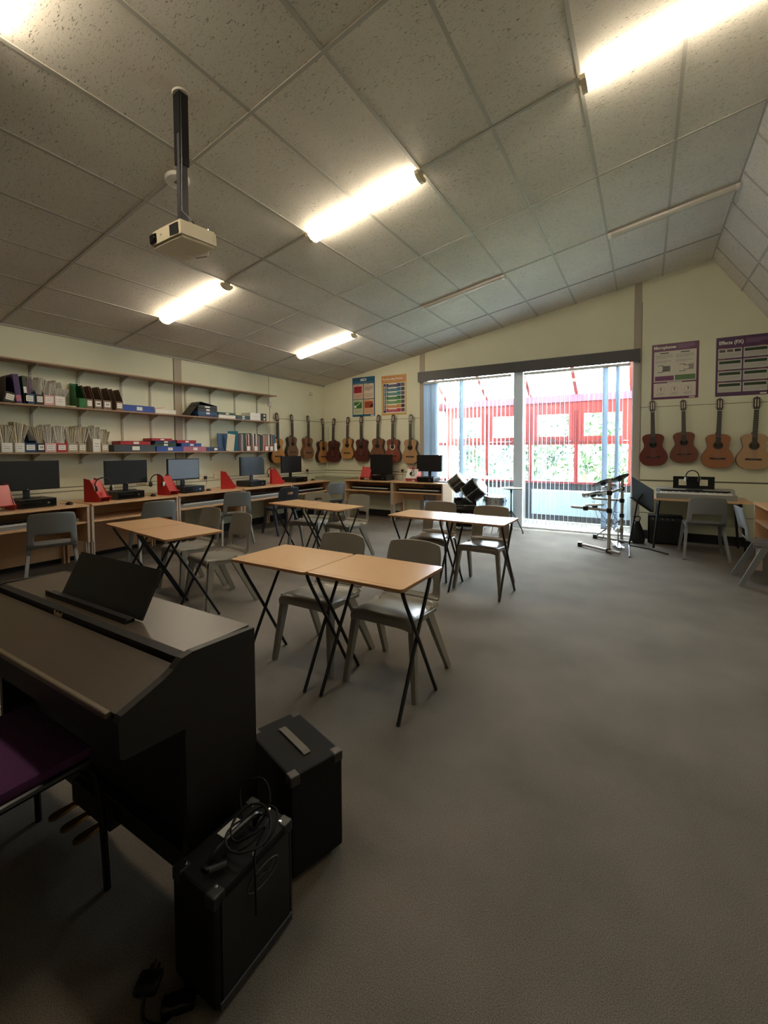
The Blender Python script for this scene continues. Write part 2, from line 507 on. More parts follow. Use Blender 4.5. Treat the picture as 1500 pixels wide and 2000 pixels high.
# sloping glazed roof
mb = MB()
for x in posts: mb.bar((x, OY-.02, 2.40), (x, .125, 2.985), .06, .05, side=(1, 0, 0))
mb.box(2.5, .121, 2.93, 6.1, .16, 3.03)
o = struct(mb, 'window_3', M['redframe'])
MB().bar((4.3, OY, 2.44), (4.3, .165, 3.01), 3.5, .004, side=(1, 0, 0)).build('glass_pane', M['glass'], o)
# conservatory end walls
mb = MB()
for x in (2.44, 6.12):
    mb.box(x, .13, 2.2, x+.05, OY+.04, 2.38); mb.box(x, .13, .72, x+.05, OY+.04, .77)
    mb.box(x, .13, 1.46, x+.05, OY+.04, 1.54); mb.box(x, .13, 0, x+.05, .2, 2.9); mb.box(x, .62, .72, x+.05, .68, 2.4)
struct(mb, 'window_4', M['redframe'])
mb = MB()
mb.box(2.42, OY-.03, 0, 6.2, OY+.12, .72)
struct(mb, 'wall_conservatory', M['skirt'])
struct(MB().box(2.40, .13, 0, 2.49, OY-.04, .72), 'wall_conservatory_left', M['skirt'])
struct(MB().box(6.12, .13, 0, 6.2, OY-.04, .72), 'wall_conservatory_right', M['skirt'])
for k, (a, bb) in enumerate(((2.6, 4.15), (4.35, 6.05))):
    r = MB().box(a, OY-.10, .12, bb, OY-.045, .60, bev=.01)
    r.box(a+.05, OY-.05, .2, a+.09, OY-.03, .5); r.box(bb-.09, OY-.05, .2, bb-.05, OY-.03, .5)
    r = r.build('radiator', M['brick'])
    tag(r, ['pale blue low radiator behind the blinds left of the central window post', 'pale blue low radiator behind the blinds right of the central window post'][k], 'radiator', 'low radiators in the sunroom')
# outside ground
struct(MB().box(-25, 1.3, -.25, 35, 40, -.15), 'ground', M['grass'])

# pelmet over the blinds
pe = thing('blind_pelmet', 'long dark grey box pelmet above the patio window', 'pelmet', (4.29, 0, 2.70))
MB().box(-1.865, -.13, 0, 1.865, -.112, .185).build('front_board', M['valance'], pe)
MB().box(-1.865, -.112, .17, 1.865, -.0, .185).build('top_board', M['valance'], pe)
for sx in (-1, 1):
    MB().box(sx*1.865-(.018 if sx > 0 else 0), -.112, 0, sx*1.865+(.018 if sx < 0 else 0), 0, .17).build('end_board', M['valance'], pe)

def slatset(name, label, xs, parent_x):
    r = thing(name, label, 'blind', (parent_x, 0, 0), 0, 'vertical blinds across the patio window')
    MB().box(min(x[0] for x in xs)-.03-parent_x, -.085, 2.655, max(x[0] for x in xs)+.03-parent_x, -.035, 2.695).build('head_rail', M['white'], r)
    for x, ang, wd in xs:
        s_ = MB(); dx = math.sin(ang)*wd/2; dy = math.cos(ang)*wd/2
        x -= parent_x
        s_.bar((x, -.06, 2.66), (x, -.06, .10), wd, .0014, side=(dx, dy, 0))
        s_.cyl((x, -.06, 2.64), (x, -.06, 2.67), .004, n=5)
        s_.bar((x, -.06, .125), (x, -.06, .10), wd*.8, .004, side=(dx, dy, 0))
        s_.build('slat', M['slat'], r)
    return r
rnd = random.Random(3)
xs = []
x = 2.56
while x < 2.83: xs.append((x, rnd.uniform(-.1, .35)+.5, .089)); x += .034
x = 2.93
while x < 4.23: xs.append((x, rnd.uniform(-.12, -.02), .089)); x += .074
xs.append((3.30, .75, .089))
slatset('vertical_blind', 'white vertical blind left of the central post, bunched at its left end', xs, 3.4)
xs = []
x = 4.46
while x < 6.05: xs.append((x, rnd.uniform(-.13, -.07), .089)); x += .070
xs.append((5.69, .95, .089)); xs.append((5.86, .7, .089))
slatset('vertical_blind', 'white vertical blind right of the central post, slats spread open', xs, 5.2)

# trees beyond
def tree(x, y, h, r, mt, label, n=1600, z0=.6, name='garden_tree'):
    t = thing(name, label, 'tree', (x, y, -.15), 0, 'trees beyond the sunroom')
    rn = random.Random(int(x*100+y*7))
    tk = MB(); tk.cyl((0, 0, 0), (.1, 0, h*.6), .09, .05, 8)
    for k in range(5):
        a = k*1.3; tk.cyl((.05, 0, h*(.25+.07*k)), (math.cos(a)*r*.6, math.sin(a)*r*.6, h*(.5+.07*k)), .04, .015, 6)
    tk.build('trunk', M['trunk'], t)
    f = MB()
    blobs = [(rn.gauss(0, r*.45), rn.gauss(0, r*.45), rn.uniform(z0, h), rn.uniform(.35, .6)*r*.7) for _ in range(16)]
    for _ in range(n):
        bx_, by_, bz_, br_ = rn.choice(blobs)
        d = Vector((rn.gauss(0, 1), rn.gauss(0, 1), rn.gauss(0, 1))).normalized()*br_*rn.uniform(.6, 1)
        p = Vector((bx_, by_, max(.1, bz_)))+d
        u = Vector((rn.gauss(0, 1), rn.gauss(0, 1), rn.gauss(0, 1))).normalized(); v = u.orthogonal().normalized()
        s_ = rn.uniform(.05, .11)
        f.add([p-u*s_, p+v*s_*.5, p+u*s_, p-v*s_*.5], [(0, 1, 2, 3)])
    f.build('foliage', mt, t)
tree(1.2, 6.5, 2.6, 1.5, M['leaf2'], 'blue-green tree seen through the far left blinds')
tree(3.2, 7.5, 2.3, 1.3, M['leaf2'], 'blue-green bushy tree seen just left of the central window post')
tree(4.6, 7.0, 2.9, 1.6, M['leaf'], 'leafy tree seen just right of the central window post', 2200)
tree(5.6, 4.4, 1.6, 1.1, M['leaf'], 'low pale green shrub between the two right-hand red posts', 1500, .3, 'garden_shrub')
tree(7.2, 8.5, 2.7, 1.5, M['leaf'], 'bright green tree behind the far right window post')
tree(5.6, 10.8, 2.6, 1.2, M['leaf2'], 'darker green tree furthest back, right of the electronic drum kit')
# ------------------------------------------------------------------ ceiling lights
M['lamp_lit'] = mat('lit_diffuser', (255, 240, 215), .5, emit=(1.0, .87, .68), estr=LAMP)
M['lamp_off'] = mat('clear_diffuser', (196, 192, 180), .25)
def batten(i, j, lit, label):
    y = -.8706-j*1.2183+.03
    p = ceilp(i, y)
    t = thing('ceiling_light', label, 'light', (0, 0, 0), 0, 'lit fluorescent ceiling lights' if lit else 'unlit fluorescent ceiling lights')
    R_ = Matrix(((CS, 0, -SN, 0), (0, 1, 0, 0), (SN, 0, CS, 0), (0, 0, 0, 1)))
    t.matrix_world = Matrix.Translation(p) @ R_
    L = 1.2
    wd = .075 if lit else .05
    MB().box(.0, -wd*.55, -.03, L, wd*.55, -.004, bev=.004).build('housing', M['cream'] if lit else M['white'], t)
    pr = [(-wd, -.022), (-wd*.92, -.05), (-wd*.55, -.072), (0, -.08), (wd*.55, -.072), (wd*.92, -.05), (wd, -.022)]
    if not lit: pr = [(u, v*.75) for u, v in pr]
    MB().prism(pr, .035, L-.035, 'x').build('diffuser', M['lamp_lit'] if lit else M['lamp_off'], t)
    for a in (0, L-.035):
        MB().prism([(u*1.03, v*1.03) for u, v in pr], a, a+.035, 'x').build('end_cap', M['cream'] if lit else M['white'], t)
    return t
batten(5, 3, True, 'lit ceiling light in the middle of the ceiling, right of the projector')
batten(1, 3, True, 'lit ceiling light on the left, just below the projector')
batten(9, 3, True, 'large lit ceiling light at the top right of the photo')
batten(1, 1, True, 'smallest lit ceiling light, nearest the back left corner')
batten(5, 1, False, 'unlit ceiling light nearest the back wall, left of the other unlit one')
batten(9, 1, False, 'unlit ceiling light high up beside the roof ridge')
batten(5, 5, True, 'lit ceiling light cut off by the top left corner of the photo')

# ------------------------------------------------------------------ projector and detector
px, py = 3.842, -6.093
zc = cz(px)
pj = thing('projector', 'white video projector hanging from the ceiling on a dark pole', 'projector', (px, py, 2.60))
PR = RZ(math.radians(-2)) @ RX(math.radians(3))
mb = MB()
mb.M = PR
pts = catmull([(-.15, -.10), (-.17, -.05), (-.165, .08), (-.14, .115), (.13, .115), (.155, .09), (.155, -.09), (.13, -.115), (-.12, -.115)], 3, True)
bmx = []
mb.prism([(u*.93, v*.93) for u, v in pts], -.005, .012, 'z'); mb.prism(pts, .010, .078, 'z'); mb.prism([(u*.95, v*.95) for u, v in pts], .077, .09, 'z')
mb.build('casing', M['cream'], pj)
mb = MB(); mb.M = PR
mb.box(-.152, -.124, .02, -.085, -.108, .072, bev=.006); mb.cyl((-.118, -.122, .046), (-.118, -.128, .046), .02, n=16)
mb.build('lens_window', M['black_gloss'], pj)
mb = MB(); mb.M = PR
for k in range(6):
    mb.box(.055+k*.013, -.121, .018, .063+k*.013, -.112, .075)
for k in range(5):
    mb.box(.052, -.120, .022+k*.012, .135, -.114, .025+k*.012)
mb.build('vent_grille', M['dkgrey'], pj)
text('EPSON', .016, PR @ FR(-.02, -.1165, .048), M['ink'], pj)
mb = MB(); mb.M = PR
mb.box(-.04, -.03, .09, .04, .03, .10)
for a in ((-.12, -.08), (.1, -.09), (.12, .08), (-.1, .08)):
    mb.tube([(0, 0, .10), (a[0]*.6, a[1]*.6, .115), (a[0], a[1], .10), (a[0], a[1], .088)], .006, 6)
    mb.cyl((a[0], a[1], .088), (a[0], a[1], .106), .01, n=8)
mb.tube([(.14, .09, .05), (.05, .125, -.02), (-.03, .1, -.02), (-.05, .05, -.007)], .0035, 6)
mb.build('mount_bracket', M['chrome'], pj)
mb = MB(); mb.box(-.022, -.022, .11, .022, .022, zc-2.60-.25); mb.box(.0, -.03, .10, .02, -.02, zc-2.6-.25)
mb.build('pole', M['dkgrey'], pj)
MB().box(-.029, -.029, zc-2.60-.42, .029, .029, zc-2.60+.004).build('pole_sleeve', M['blackmetal'], pj)
R_ = Matrix(((CS, 0, -SN, 0), (0, 1, 0, 0), (SN, 0, CS, 0), (0, 0, 0, 1)))
mb = MB(); mb.M = T(0, 0, zc-2.60) @ R_; mb.cyl((0, 0, -.012), (0, 0, -.001), .045, .048, 24); mb.build('ceiling_plate', M['tbar'], pj)
mb = MB(); mb.tube([(.03, -.02, zc-2.62), (.035, -.025, .5), (.03, -.03, .2), (.08, .0, .14), (.11, .06, .07)], .004, 6); mb.build('cable', M['black'], pj)

dt = thing('smoke_detector', 'round white ceiling detector partly hidden behind the projector pole', 'detector', (0, 0, 0))
dp = Vector((3.24, -5.72, 0)); dp.z = cz(dp.x)
dt.matrix_world = Matrix.Translation(dp) @ R_
MB().lathe([(0, -.032), (.06, -.032), (.078, -.028), (.084, -.018), (.085, -.001), (0, -.001)], n=32).build('casing', M['white'], dt, smooth=True)
MB().box(-.03, .035, -.034, .03, .052, -.0322).build('label_strip', M['dkgrey'], dt)
text('03', .035, T(.0, -.005, -.033) @ RX(PI), M['ink'], dt)

# ------------------------------------------------------------------ chairs
def chair_parts(root, mt, slot=.66, tub=False, hole=False):
    prof = catmull([(-.205, .385), (-.215, .415), (-.2, .437), (-.14, .443), (-.05, .434), (.05, .427), (.12, .428), (.165, .440), (.195, .470), (.213, .515), (.226, .565), (.240, .63), (.255, .70), (.267, .76), (.271, .785)], 2)
    nu = 14
    bm = bmesh.new(); grid = []
    for k, (y, z) in enumerate(prof):
        row = []
        t = max(0, (z-.45)/.335)
        hw = .205 if y < .1 else .205-.012*t
        if z > .72: hw -= .016*((z-.72)/.065)**2
        for i in range(nu+1):
            u = -1+2*i/nu
            yy, zz = y, z
            if y < .15 and z < .5:
                zz -= .022*abs(u)**5; zz += .006*(u*u-.3)
            else:
                yy -= .045*u*u*min(1, t*2+.3)
                zz -= .012*abs(u)**3*min(1, max(0, (z-.6)/.15))
            row.append(bm.verts.new((u*hw, yy, zz)))
        grid.append(row)
    for k in range(len(prof)-1):
        zm = (prof[k][1]+prof[k+1][1])/2; ym = (prof[k][0]+prof[k+1][0])/2
        for i in range(nu):
            um = -1+2*(i+.5)/nu
            if slot and ym > .12 and .475 < zm < .565 and abs(um) < slot: continue
            if hole and .66 < zm < .71 and abs(um) < .22: continue
            bm.faces.new((grid[k][i], grid[k][i+1], grid[k+1][i+1], grid[k+1][i]))
    bm.verts.ensure_lookup_table()
    def sub(cond, name):
        b2 = bm.copy()
        dl = [f for f in b2.faces if not cond(f.calc_center_median())]
        bmesh.ops.delete(b2, geom=dl, context='FACES')
        bmesh.ops.delete(b2, geom=[v for v in b2.verts if not v.link_faces], context='VERTS')
        bmesh.ops.recalc_face_normals(b2, faces=b2.faces[:])
        me = bpy.data.meshes.new(name); b2.to_mesh(me); b2.free()
        me.materials.append(mt)
        me.polygons.foreach_set('use_smooth', [True]*len(me.polygons))
        o = bpy.data.objects.new(name, me); COL.objects.link(o); o.parent = root
        sd = o.modifiers.new('thickness', 'SOLIDIFY'); sd.thickness = .011; sd.offset = 0
        ss = o.modifiers.new('smooth', 'SUBSURF'); ss.levels = 1; ss.render_levels = 1
        return o
    sub(lambda c_: c_.y < .155 and c_.z < .5, 'seat')
    sub(lambda c_: not (c_.y < .155 and c_.z < .5), 'backrest')
    bm.free()
    for s in (-1, 1):
        if tub:
            MB().tube([(s*.17, -.12, .415), (s*.2, -.17, .395), (s*.215, -.2, .2), (s*.23, -.225, .0)], .011).build('leg', M['blackmetal'], root, smooth=True)
            MB().tube([(s*.17, .1, .415), (s*.2, .14, .39), (s*.215, .19, .2), (s*.23, .235, .0)], .011).build('leg', M['blackmetal'], root, smooth=True)
            MB().tube([(s*.17, -.12, .415), (s*.165, 0, .405), (s*.17, .1, .415)], .010).build('side_rail', M['blackmetal'], root, smooth=True)
        else:
            MB().bar((s*.186, -.165, .43), (s*.232, -.228, 0), .036, .052, .026, .03).build('leg', mt, root)
            MB().bar((s*.182, .035, .425), (s*.232, .240, 0), .030, .062, .024, .038).build('leg', mt, root)
            MB().bar((s*.190, -.185, .405), (s*.188, .14, .405), .016, .04, side=(1, 0, 0)).build('side_rail', mt, root)
CH = {}
def chair(kind, x, y, rz, label, mtn, **k):
    if kind in CH:
        return copy_tree(CH[kind], label, (x, y, 0), rz)
    t = thing('classroom_chair', label, 'chair', (x, y, 0), rz, 'plastic classroom chairs')
    chair_parts(t, M[mtn], **k)
    CH[kind] = t
    return t
R = math.radians
chair('g', 4.395, -5.49, 0, 'grey plastic chair at the nearest pair of exam desks, left seat', 'chair')
chair('g', 4.955, -5.465, 0, 'grey plastic chair at the nearest pair of exam desks, right seat', 'chair')
chair('g', 2.90, -5.145, R(-13), 'grey plastic chair at the left desk pair, nearer the room centre', 'chair')
chair('g', 2.30, -5.02, R(-8), 'grey plastic chair mostly hidden behind the left desk pair', 'chair')
chair('g', 2.93, -3.18, R(-8), 'grey plastic chair at the right end of the far middle desk pair', 'chair')
chair('h', 2.33, -3.22, R(14), 'grey chair with a small hand hole, left seat of the far middle desk pair', 'chair', hole=True)
chair('b', 4.86, -3.505, R(-1), 'taupe chair with slotted back at the glare-lit desk, right seat', 'chair_brown', slot=.5)
chair('t', 4.25, -3.40, R(3), 'taupe chair on black tube legs at the right-hand pair, left seat', 'chair_brown', slot=.45, tub=True)
chair('s', 1.02, -5.72, -PI/2-R(20), 'slate grey chair in the left foreground, under the first computer desk', 'chair_blue')
chair('s', .98, -4.62, -PI/2-R(12), 'slate grey chair tucked under the second computer desk', 'chair_blue')
chair('s', .95, -3.34, -PI/2-R(28), 'slate grey chair tucked under the third computer desk', 'chair_blue')
chair('d', 1.02, -2.42, -PI/2-R(12), 'dark charcoal chair at the fourth computer desk', 'chair_dark', hole=True, slot=0)
chair('s', 1.15, -1.28, -PI/2-R(20), 'slate grey chair at the last computer desk, nearest the back corner', 'chair_blue')
chair('s', 6.89, -.98, PI+R(4), 'grey chair in front of the silver keyboard by the back wall', 'chair_blue')
chair('s', 7.32, -2.0, PI/2, 'light grey chair cut by the right edge of the photo', 'chair_blue')

# ------------------------------------------------------------------ exam desks
def exam(x, y, rz, label, proto=[None]):
    if proto[0]: return copy_tree(proto[0], label, (x, y, 0), rz)
    t = thing('exam_desk', label, 'desk', (x, y, 0), rz, 'folding exam desks')
    proto[0] = t
    hx, hy, r_ = .303, .243, .022
    pts = []
    for cx_, cy_, a0 in ((hx-r_, hy-r_, 0), (-hx+r_, hy-r_, 90), (-hx+r_, -hy+r_, 180), (hx-r_, -hy+r_, 270)):
        for k in range(5):
            a = R(a0+k*22.5); pts.append((cx_+r_*math.cos(a), cy_+r_*math.sin(a)))
    mb = MB(); mb.prism(pts, .694, .708, 'z'); mb.m = 1
    mb.prism([(a*.996, b_*.995) for a, b_ in pts], .7079, .710, 'z')
    mb.m = 2; mb.box(-hx+.004, -hy+.030, .7099, hx-.004, -hy+.033, .7104)
    mb.build('desktop', [M['exam_edge'], M['exam'], M['exam_edge']], t)
    for s in (-1, 1):
        xo = s*.272; xi = s*.250
        MB().tube(catmull([(xo, -.10, .688), (xo, -.155, .683), (xo, -.175, .65), (xo, .0, .355), (xo, .205, .002)], 5), .0105, 8).build('leg', M['blackmetal'], t, smooth=True)
        MB().tube(catmull([(xi, .10, .688), (xi, .155, .683), (xi, .172, .65), (xi, .0, .355), (xi, -.195, .002)], 5), .0105, 8).build('leg', M['blackmetal'], t, smooth=True)
    MB().tube([(-.272, -.10, .686), (.272, -.10, .686)], .010).build('crossbar', M['blackmetal'], t, smooth=True)
    MB().tube([(-.25, .10, .686), (.25, .10, .686)], .010).build('crossbar', M['blackmetal'], t, smooth=True)
    return t
exam(4.345, -5.722, 0, 'tan folding exam desk, left of the nearest pair')
exam(4.955, -5.712, R(-.5), 'tan folding exam desk, right of the nearest pair')
a = R(-8); cx_, cy_ = 2.575, -5.50
exam(cx_-.307*math.cos(a), cy_-.307*math.sin(a), a, 'tan exam desk of the left pair, nearer the wall shelves')
exam(cx_+.307*math.cos(a), cy_+.307*math.sin(a), a, 'tan exam desk of the left pair, nearer the room centre')
a = R(-7); cx_, cy_ = 2.74, -3.61
exam(cx_-.307*math.cos(a), cy_-.307*math.sin(a), a, 'tan exam desk of the far middle pair, left one')
exam(cx_+.307*math.cos(a), cy_+.307*math.sin(a), a, 'tan exam desk of the far middle pair, right one')
a = R(-2); cx_, cy_ = 4.58, -3.69
exam(cx_-.307*math.cos(a), cy_-.307*math.sin(a), a, 'exam desk left of the one washed out by window glare')
exam(cx_+.307*math.cos(a), cy_+.307*math.sin(a), a, 'exam desk with a bright window glare on its top')

# ------------------------------------------------------------------ computer desks
def cdesk(loc, rz, label, W=1.09, D=.72, shelf=True, back=.3, ext=0):
    # local: front at -y, width x, back at y=0
    t = thing('computer_desk', label, 'desk', loc, rz, 'beech computer desks')
    H = .77; h = W/2
    MB().box(-h, -D, H-.022, h, 0, H, bev=.002).build('worktop', M['beech'], t)
    for s in (-1, 1):
        x0 = s*h-(.022 if s > 0 else 0)
        mb = MB(); mb.prism([(-D+.015, H-.022), (-.02, H-.022), (-.02, .0), (-.09, 0), (-.09, .33), (-D+.015, .33)], x0, x0+.022, 'x')
        mb.m = 1; mb.box(x0-.001, -D+.011, .33, x0+.023, -D+.015, H-.022)
        mb.build('side_panel', [M['beech'], M['edge']], t)
        mb = MB(); mb.box(x0-(0 if s < 0 else .012), -D+.03, 0, x0+.034-(0 if s < 0 else .012), -D+.09, .33)
        mb.m = 1; mb.box(x0+.012-(0 if s < 0 else .012), -D+.028, 0, x0+.018-(0 if s < 0 else .012), -D+.03, .33)
        mb.build('leg', [M['edge'], M['black']], t)
    if shelf: MB().box(-h+.022, -D+.02+ext*-.04, .555, h-.022, -.12, .575).build('keyboard_shelf', M['beech'], t)
    MB().box(-h+.022, -.06, H-.022-back, h-.022, -.045, H-.022).build('back_panel', M['beech'], t)
    return t
names = ['first computer desk at the left edge of the photo', 'second computer desk along the left wall, behind the left exam desks', 'third computer desk along the left wall, below the pale lit screen', 'fourth computer desk along the left wall, behind the charcoal chair', 'fifth computer desk along the left wall, nearest the back corner']
dy_ = [-5.78, -4.665, -3.56, -2.42, -1.30]
for k, y in enumerate(dy_):
    cdesk((.03, y, 0), PI/2, 'beech '+names[k], back=.68 if k < 2 else .3)
cdesk((1.485, -.02, 0), 0, 'beech computer desk on the back wall, left of its pair', W=1.12, D=.5, ext=1)
cdesk((2.585, -.02, 0), 0, 'beech computer desk on the back wall, beside the patio window', W=1.06, D=.5, back=.36)
cdesk((XR-.02, -2.00, 0), -PI/2, 'beech computer desk at the right edge of the photo', W=1.2, D=.66, back=.5)

def keyboard(loc, rz, label, body, W=.94, D=.26, H=.07, name='keyboard', keys=True, grp='electronic keyboards on the desk shelves'):
    t = thing(name, label, 'keyboard', loc, rz, grp)
    MB().prism([(-D/2, 0), (D/2, 0), (D/2, H), (0, H*.95), (-D*.08, H*.62), (-D/2, H*.55)], -W/2, W/2, 'x').build('casing', body, t)
    mb = MB(); n = 36
    kw = (W-.1)/n
    for k in range(n):
        x = -W/2+.05+k*kw
        mb.box(x+.0006, -D/2+.008, H*.5, x+kw-.0006, -D*.07, H*.66+.008)
    mb.build('white_keys', M['ivory'], t)
    mb = MB()
    for k in range(n-1):
        if k % 7 in (2, 6): continue
        x = -W/2+.05+(k+1)*kw
        mb.box(x-.005, -D*.30, H*.66, x+.005, -D*.07, H*.78+.012)
    mb.box(-W/2+.05, -D*.075, H*.66, W/2-.05, -D*.065, H*.78+.011)
    mb.build('black_keys', M['black_gloss'], t)
    return t
kbl = [('silver keyboard on the shelf of the first computer desk', 'silverkb'), None, ('silver keyboard on the shelf of the third computer desk', 'silverkb'), ('silver keyboard on the shelf of the fourth computer desk', 'silverkb'), ('black keyboard on the shelf of the fifth computer desk', 'black')]
for k, y in enumerate(dy_):
    if kbl[k]: keyboard((.03+.50, y, .575), PI/2, kbl[k][0], M[kbl[k][1]])
keyboard((1.485, -.335, .575), 0, 'black keyboard on the shelf of the back wall desk, left one', M['black'], D=.22)
keyboard((2.585, -.335, .575), 0, 'black keyboard on the shelf of the desk beside the patio window', M['black'], D=.22)

# monitors / pcs / stands / headphones
def monitor(loc, rz, label, scr='screen', W=.54, H=.32, base=.0, zb=.10, grp='computer monitors'):
    t = thing('monitor', label, 'monitor', loc, rz, grp)
    MB().box(-W/2, -.012, zb, W/2, .022, zb+H, bev=.004).build('casing', M['black'], t)
    MB().box(-W/2+.012, -.0135, zb+.022, W/2-.012, -.0115, zb+H-.012).build('screen', M[scr], t)
    MB().cyl((0, -.0125, zb+.011), (0, -.0145, zb+.011), .006, n=12).build('badge', M['chrome'], t)
    MB().box(-.03, .018, .008, .03, .045, zb+.12, bev=.004).build('neck', M['black'], t)
    MB().lathe([(0, .0), (.13, .0), (.13, .006), (.06, .012), (0, .012)], T(0, .02, 0) @ Matrix.Diagonal((1, .7, 1, 1)), 24).build('base', M['black_gloss'], t)
    return t
def pc(loc, rz, label, W=.34, D=.36, H=.098, grp='small desktop computers'):
    t = thing('desktop_computer', label, 'computer', loc, rz, grp)
    MB().box(-W/2, -D/2, .006, W/2, D/2, H, bev=.004).box(-W/2+.02, -D/2+.02, 0, W/2-.02, D/2-.02, .008).build('casing', M['black'], t)
    mb = MB().box(-W/2+.01, -D/2-.003, .012, W/2-.01, -D/2, H-.008)
    mb.build('front_panel', M['dkgrey'] if 0 else M['black_gloss'], t)
    MB().box(-W/2+.03, -D/2-.005, .06, W/2-.14, -D/2-.002, .073).build('disc_drive', M['black_matte'], t)
    MB().cyl((W/2-.08, -D/2-.002, .05), (W/2-.08, -D/2-.006, .05), .011, n=16).build('badge', M['chrome'], t)
    return t
zd = .77
mon = [(-5.68, 'black monitor at the left edge of the photo on the first computer desk', 'screen', -5.66, .62, .33),
       (-4.60, 'black monitor on the second computer desk, beside hanging headphones', 'screen', -4.66, .545, .31),
       (-3.77, 'monitor with a pale blue-grey screen on the third computer desk', 'screen_glare', -3.75, .515, .315),
       (-2.45, 'black monitor on the fourth computer desk, below the book row', 'screen', -2.52, .54, .32),
       (-1.47, 'black monitor on the fifth computer desk, in front of hanging guitars', 'screen', -1.43, .55, .32)]
lbp = ['first', 'second', 'third', 'fourth', 'fifth']
for k, (y, lb, sc, ypc, W_, H_) in enumerate(mon):
    pc((.40, ypc+.0, zd), PI/2, 'black desktop computer under the monitor on the '+lbp[k]+' computer desk')
    monitor((.36, y, zd+.098), PI/2+(R(0)), lb, sc, W_, H_, zb=.085)
pc((1.70, -.26, zd), 0, 'black desktop computer on the back wall desk, left one', D=.32)
monitor((1.655, -.25, zd+.098), 0, 'black monitor on the back wall, hiding the lower part of a brown guitar', 'screen', .515, .40, zb=.02)
pc((2.72, -.26, zd), 0, 'black desktop computer on the desk beside the patio window', D=.32)
monitor((2.735, -.27, zd+.098), 0, 'black monitor in front of the bunched blinds', 'screen', .52, .315, zb=.10)

def stand(loc, rz, label, W=.21):
    t = thing('book_stand', label, 'book stand', loc, rz, 'red acrylic book stands')
    # local: front -y
    for s in (-1, 1):
        x = s*W/2
        MB().prism([(.10, 0), (-.11, 0), (-.14, .055), (-.115, .05), (.02, .27), (.10, .285)], x-.002, x+.002, 'x').build('side_fin', M['red'], t)
    mb = MB(); mb.bar((0, -.098, .045), (0, .015, .262), W, .004, side=(1, 0, 0))
    mb.build('sloping_rest', M['red'], t)
    mb = MB(); mb.bar((0, -.098, .045), (0, -.145, .062), W, .004, side=(1, 0, 0)); mb.build('book_lip', M['red'], t)
    return t
def headset(loc, rz, label, tilt=.3, r=.085):
    t = thing('headphones', label, 'headphones', loc, rz, 'headphones hanging on the stands')
    K = RX(tilt)
    mb = MB(); mb.M = K
    mb.tube([(r*math.cos(a), 0, r*math.sin(a)*1.1) for a in [R(-25+k*11.5) for k in range(21)]], .007, 8)
    mb.build('headband', M['black'], t, smooth=True)
    for s in (-1, 1):
        mb = MB(); mb.M = K @ T(s*r*.93, 0, -.04) @ RY(s*PI/2+s*.15)
        mb.lathe([(0, -.012), (.03, -.014), (.038, -.002), (.034, .012), (.018, .016), (0, .016)], n=20)
        mb.build('ear_cup', M['black'], t, smooth=True)
        mb = MB(); mb.M = K @ T(s*r*1.02, 0, -.04) @ RY(s*PI/2+s*.15)
        mb.lathe([(0, .012), (.028, .012), (.034, .004), (.034, .0)], n=20); mb.build('cup_shell', M['white'], t, smooth=True)
    return t
sy = [(-5.96, 'red acrylic book stand at the left edge of the photo', .50), (-5.04, 'red acrylic book stand left of the second monitor, headphones on it', .50), (-4.12, 'red acrylic book stand hiding the left of the pale screen', .50), (-3.08, 'red acrylic book stand beside the wall sockets', .48), (-1.98, 'red acrylic book stand left of the fifth monitor, headphones behind it', .46)]
for (y, lb, xx), an in zip(sy, (95, 112, 104, 140, 155)): stand((xx, y, zd), R(an), lb, .15 if an < 130 else .11)
headset((.585, -5.0, zd+.20), PI/2-.3, 'black and white headphones hung on the stand beside the second monitor', -.25)
headset((.50, -4.27, zd+.20), PI/2-.9, 'dark headphones hung on the left of the stand by the pale screen', -.2)
headset((.40, -2.02, zd+.20), PI/2-.4, 'black and silver headphones behind the stand by the fifth monitor', -.2, .095)
stand((1.32, -.27, zd), R(12), 'red acrylic book stand left of the back wall monitor', .20)
st = stand((2.40, -.26, zd), R(-4), 'red acrylic book stand with an open booklet, beside the patio window', .2)
bk = thing('open_booklet', 'open white booklet resting on the red stand by the window', 'booklet', (2.41, -.385, zd+.065), R(-4))
for s in (-1, 1):
    MB().bar((s*.06, -.012, 0), (s*.06, .078, .175), .115, .006, side=(1, 0, .06*s)).build('page', M['paper'], bk)
headset((2.46, -.42, zd+.19), R(-50), 'black and white headphones hung over the open booklet', -.2, .08)
# mice and keyboards / routers on desks
def mouse(loc, label):
    t = thing('computer_mouse', label, 'mouse', loc, 0, 'mice and small cables')
    MB().lathe([(.033, 0), (.034, .01), (.025, .026), (.008, .034), (0, .035)], Matrix.Diagonal((1.4, 1, 1, 1)), 16).build('shell', M['black'], t, smooth=True)
    MB().tube(catmull([(-.04, 0, .01), (-.10, .03, .004), (-.17, -.02, .004), (-.27, .02, .004)], 4), .002, 5).build('cable', M['black'], t)
mouse((.56, -5.36, zd), 'small black mouse on the first computer desk')
mouse((.52, -4.34, zd), 'small black mouse on the second computer desk')
mouse((.5, -3.45, zd), 'small black mouse on the third computer desk')
mouse((.45, -.95, zd), 'small black mouse at the corner end of the fifth computer desk')
kb = thing('computer_keyboard', 'flat black typing keyboard beside the monitor by the window', 'keyboard', (2.98, -.26, zd), R(8))
MB().box(-.1, -.07, 0, .12, .07, .018, bev=.003).build('base', M['black'], kb)
mb = MB()
for r_ in range(4):
    for k in range(11): mb.box(-.09+k*.018, -.055+r_*.026, .018, -.076+k*.018, -.035+r_*.026, .023)
mb.build('keys', M['dkgrey'], kb)
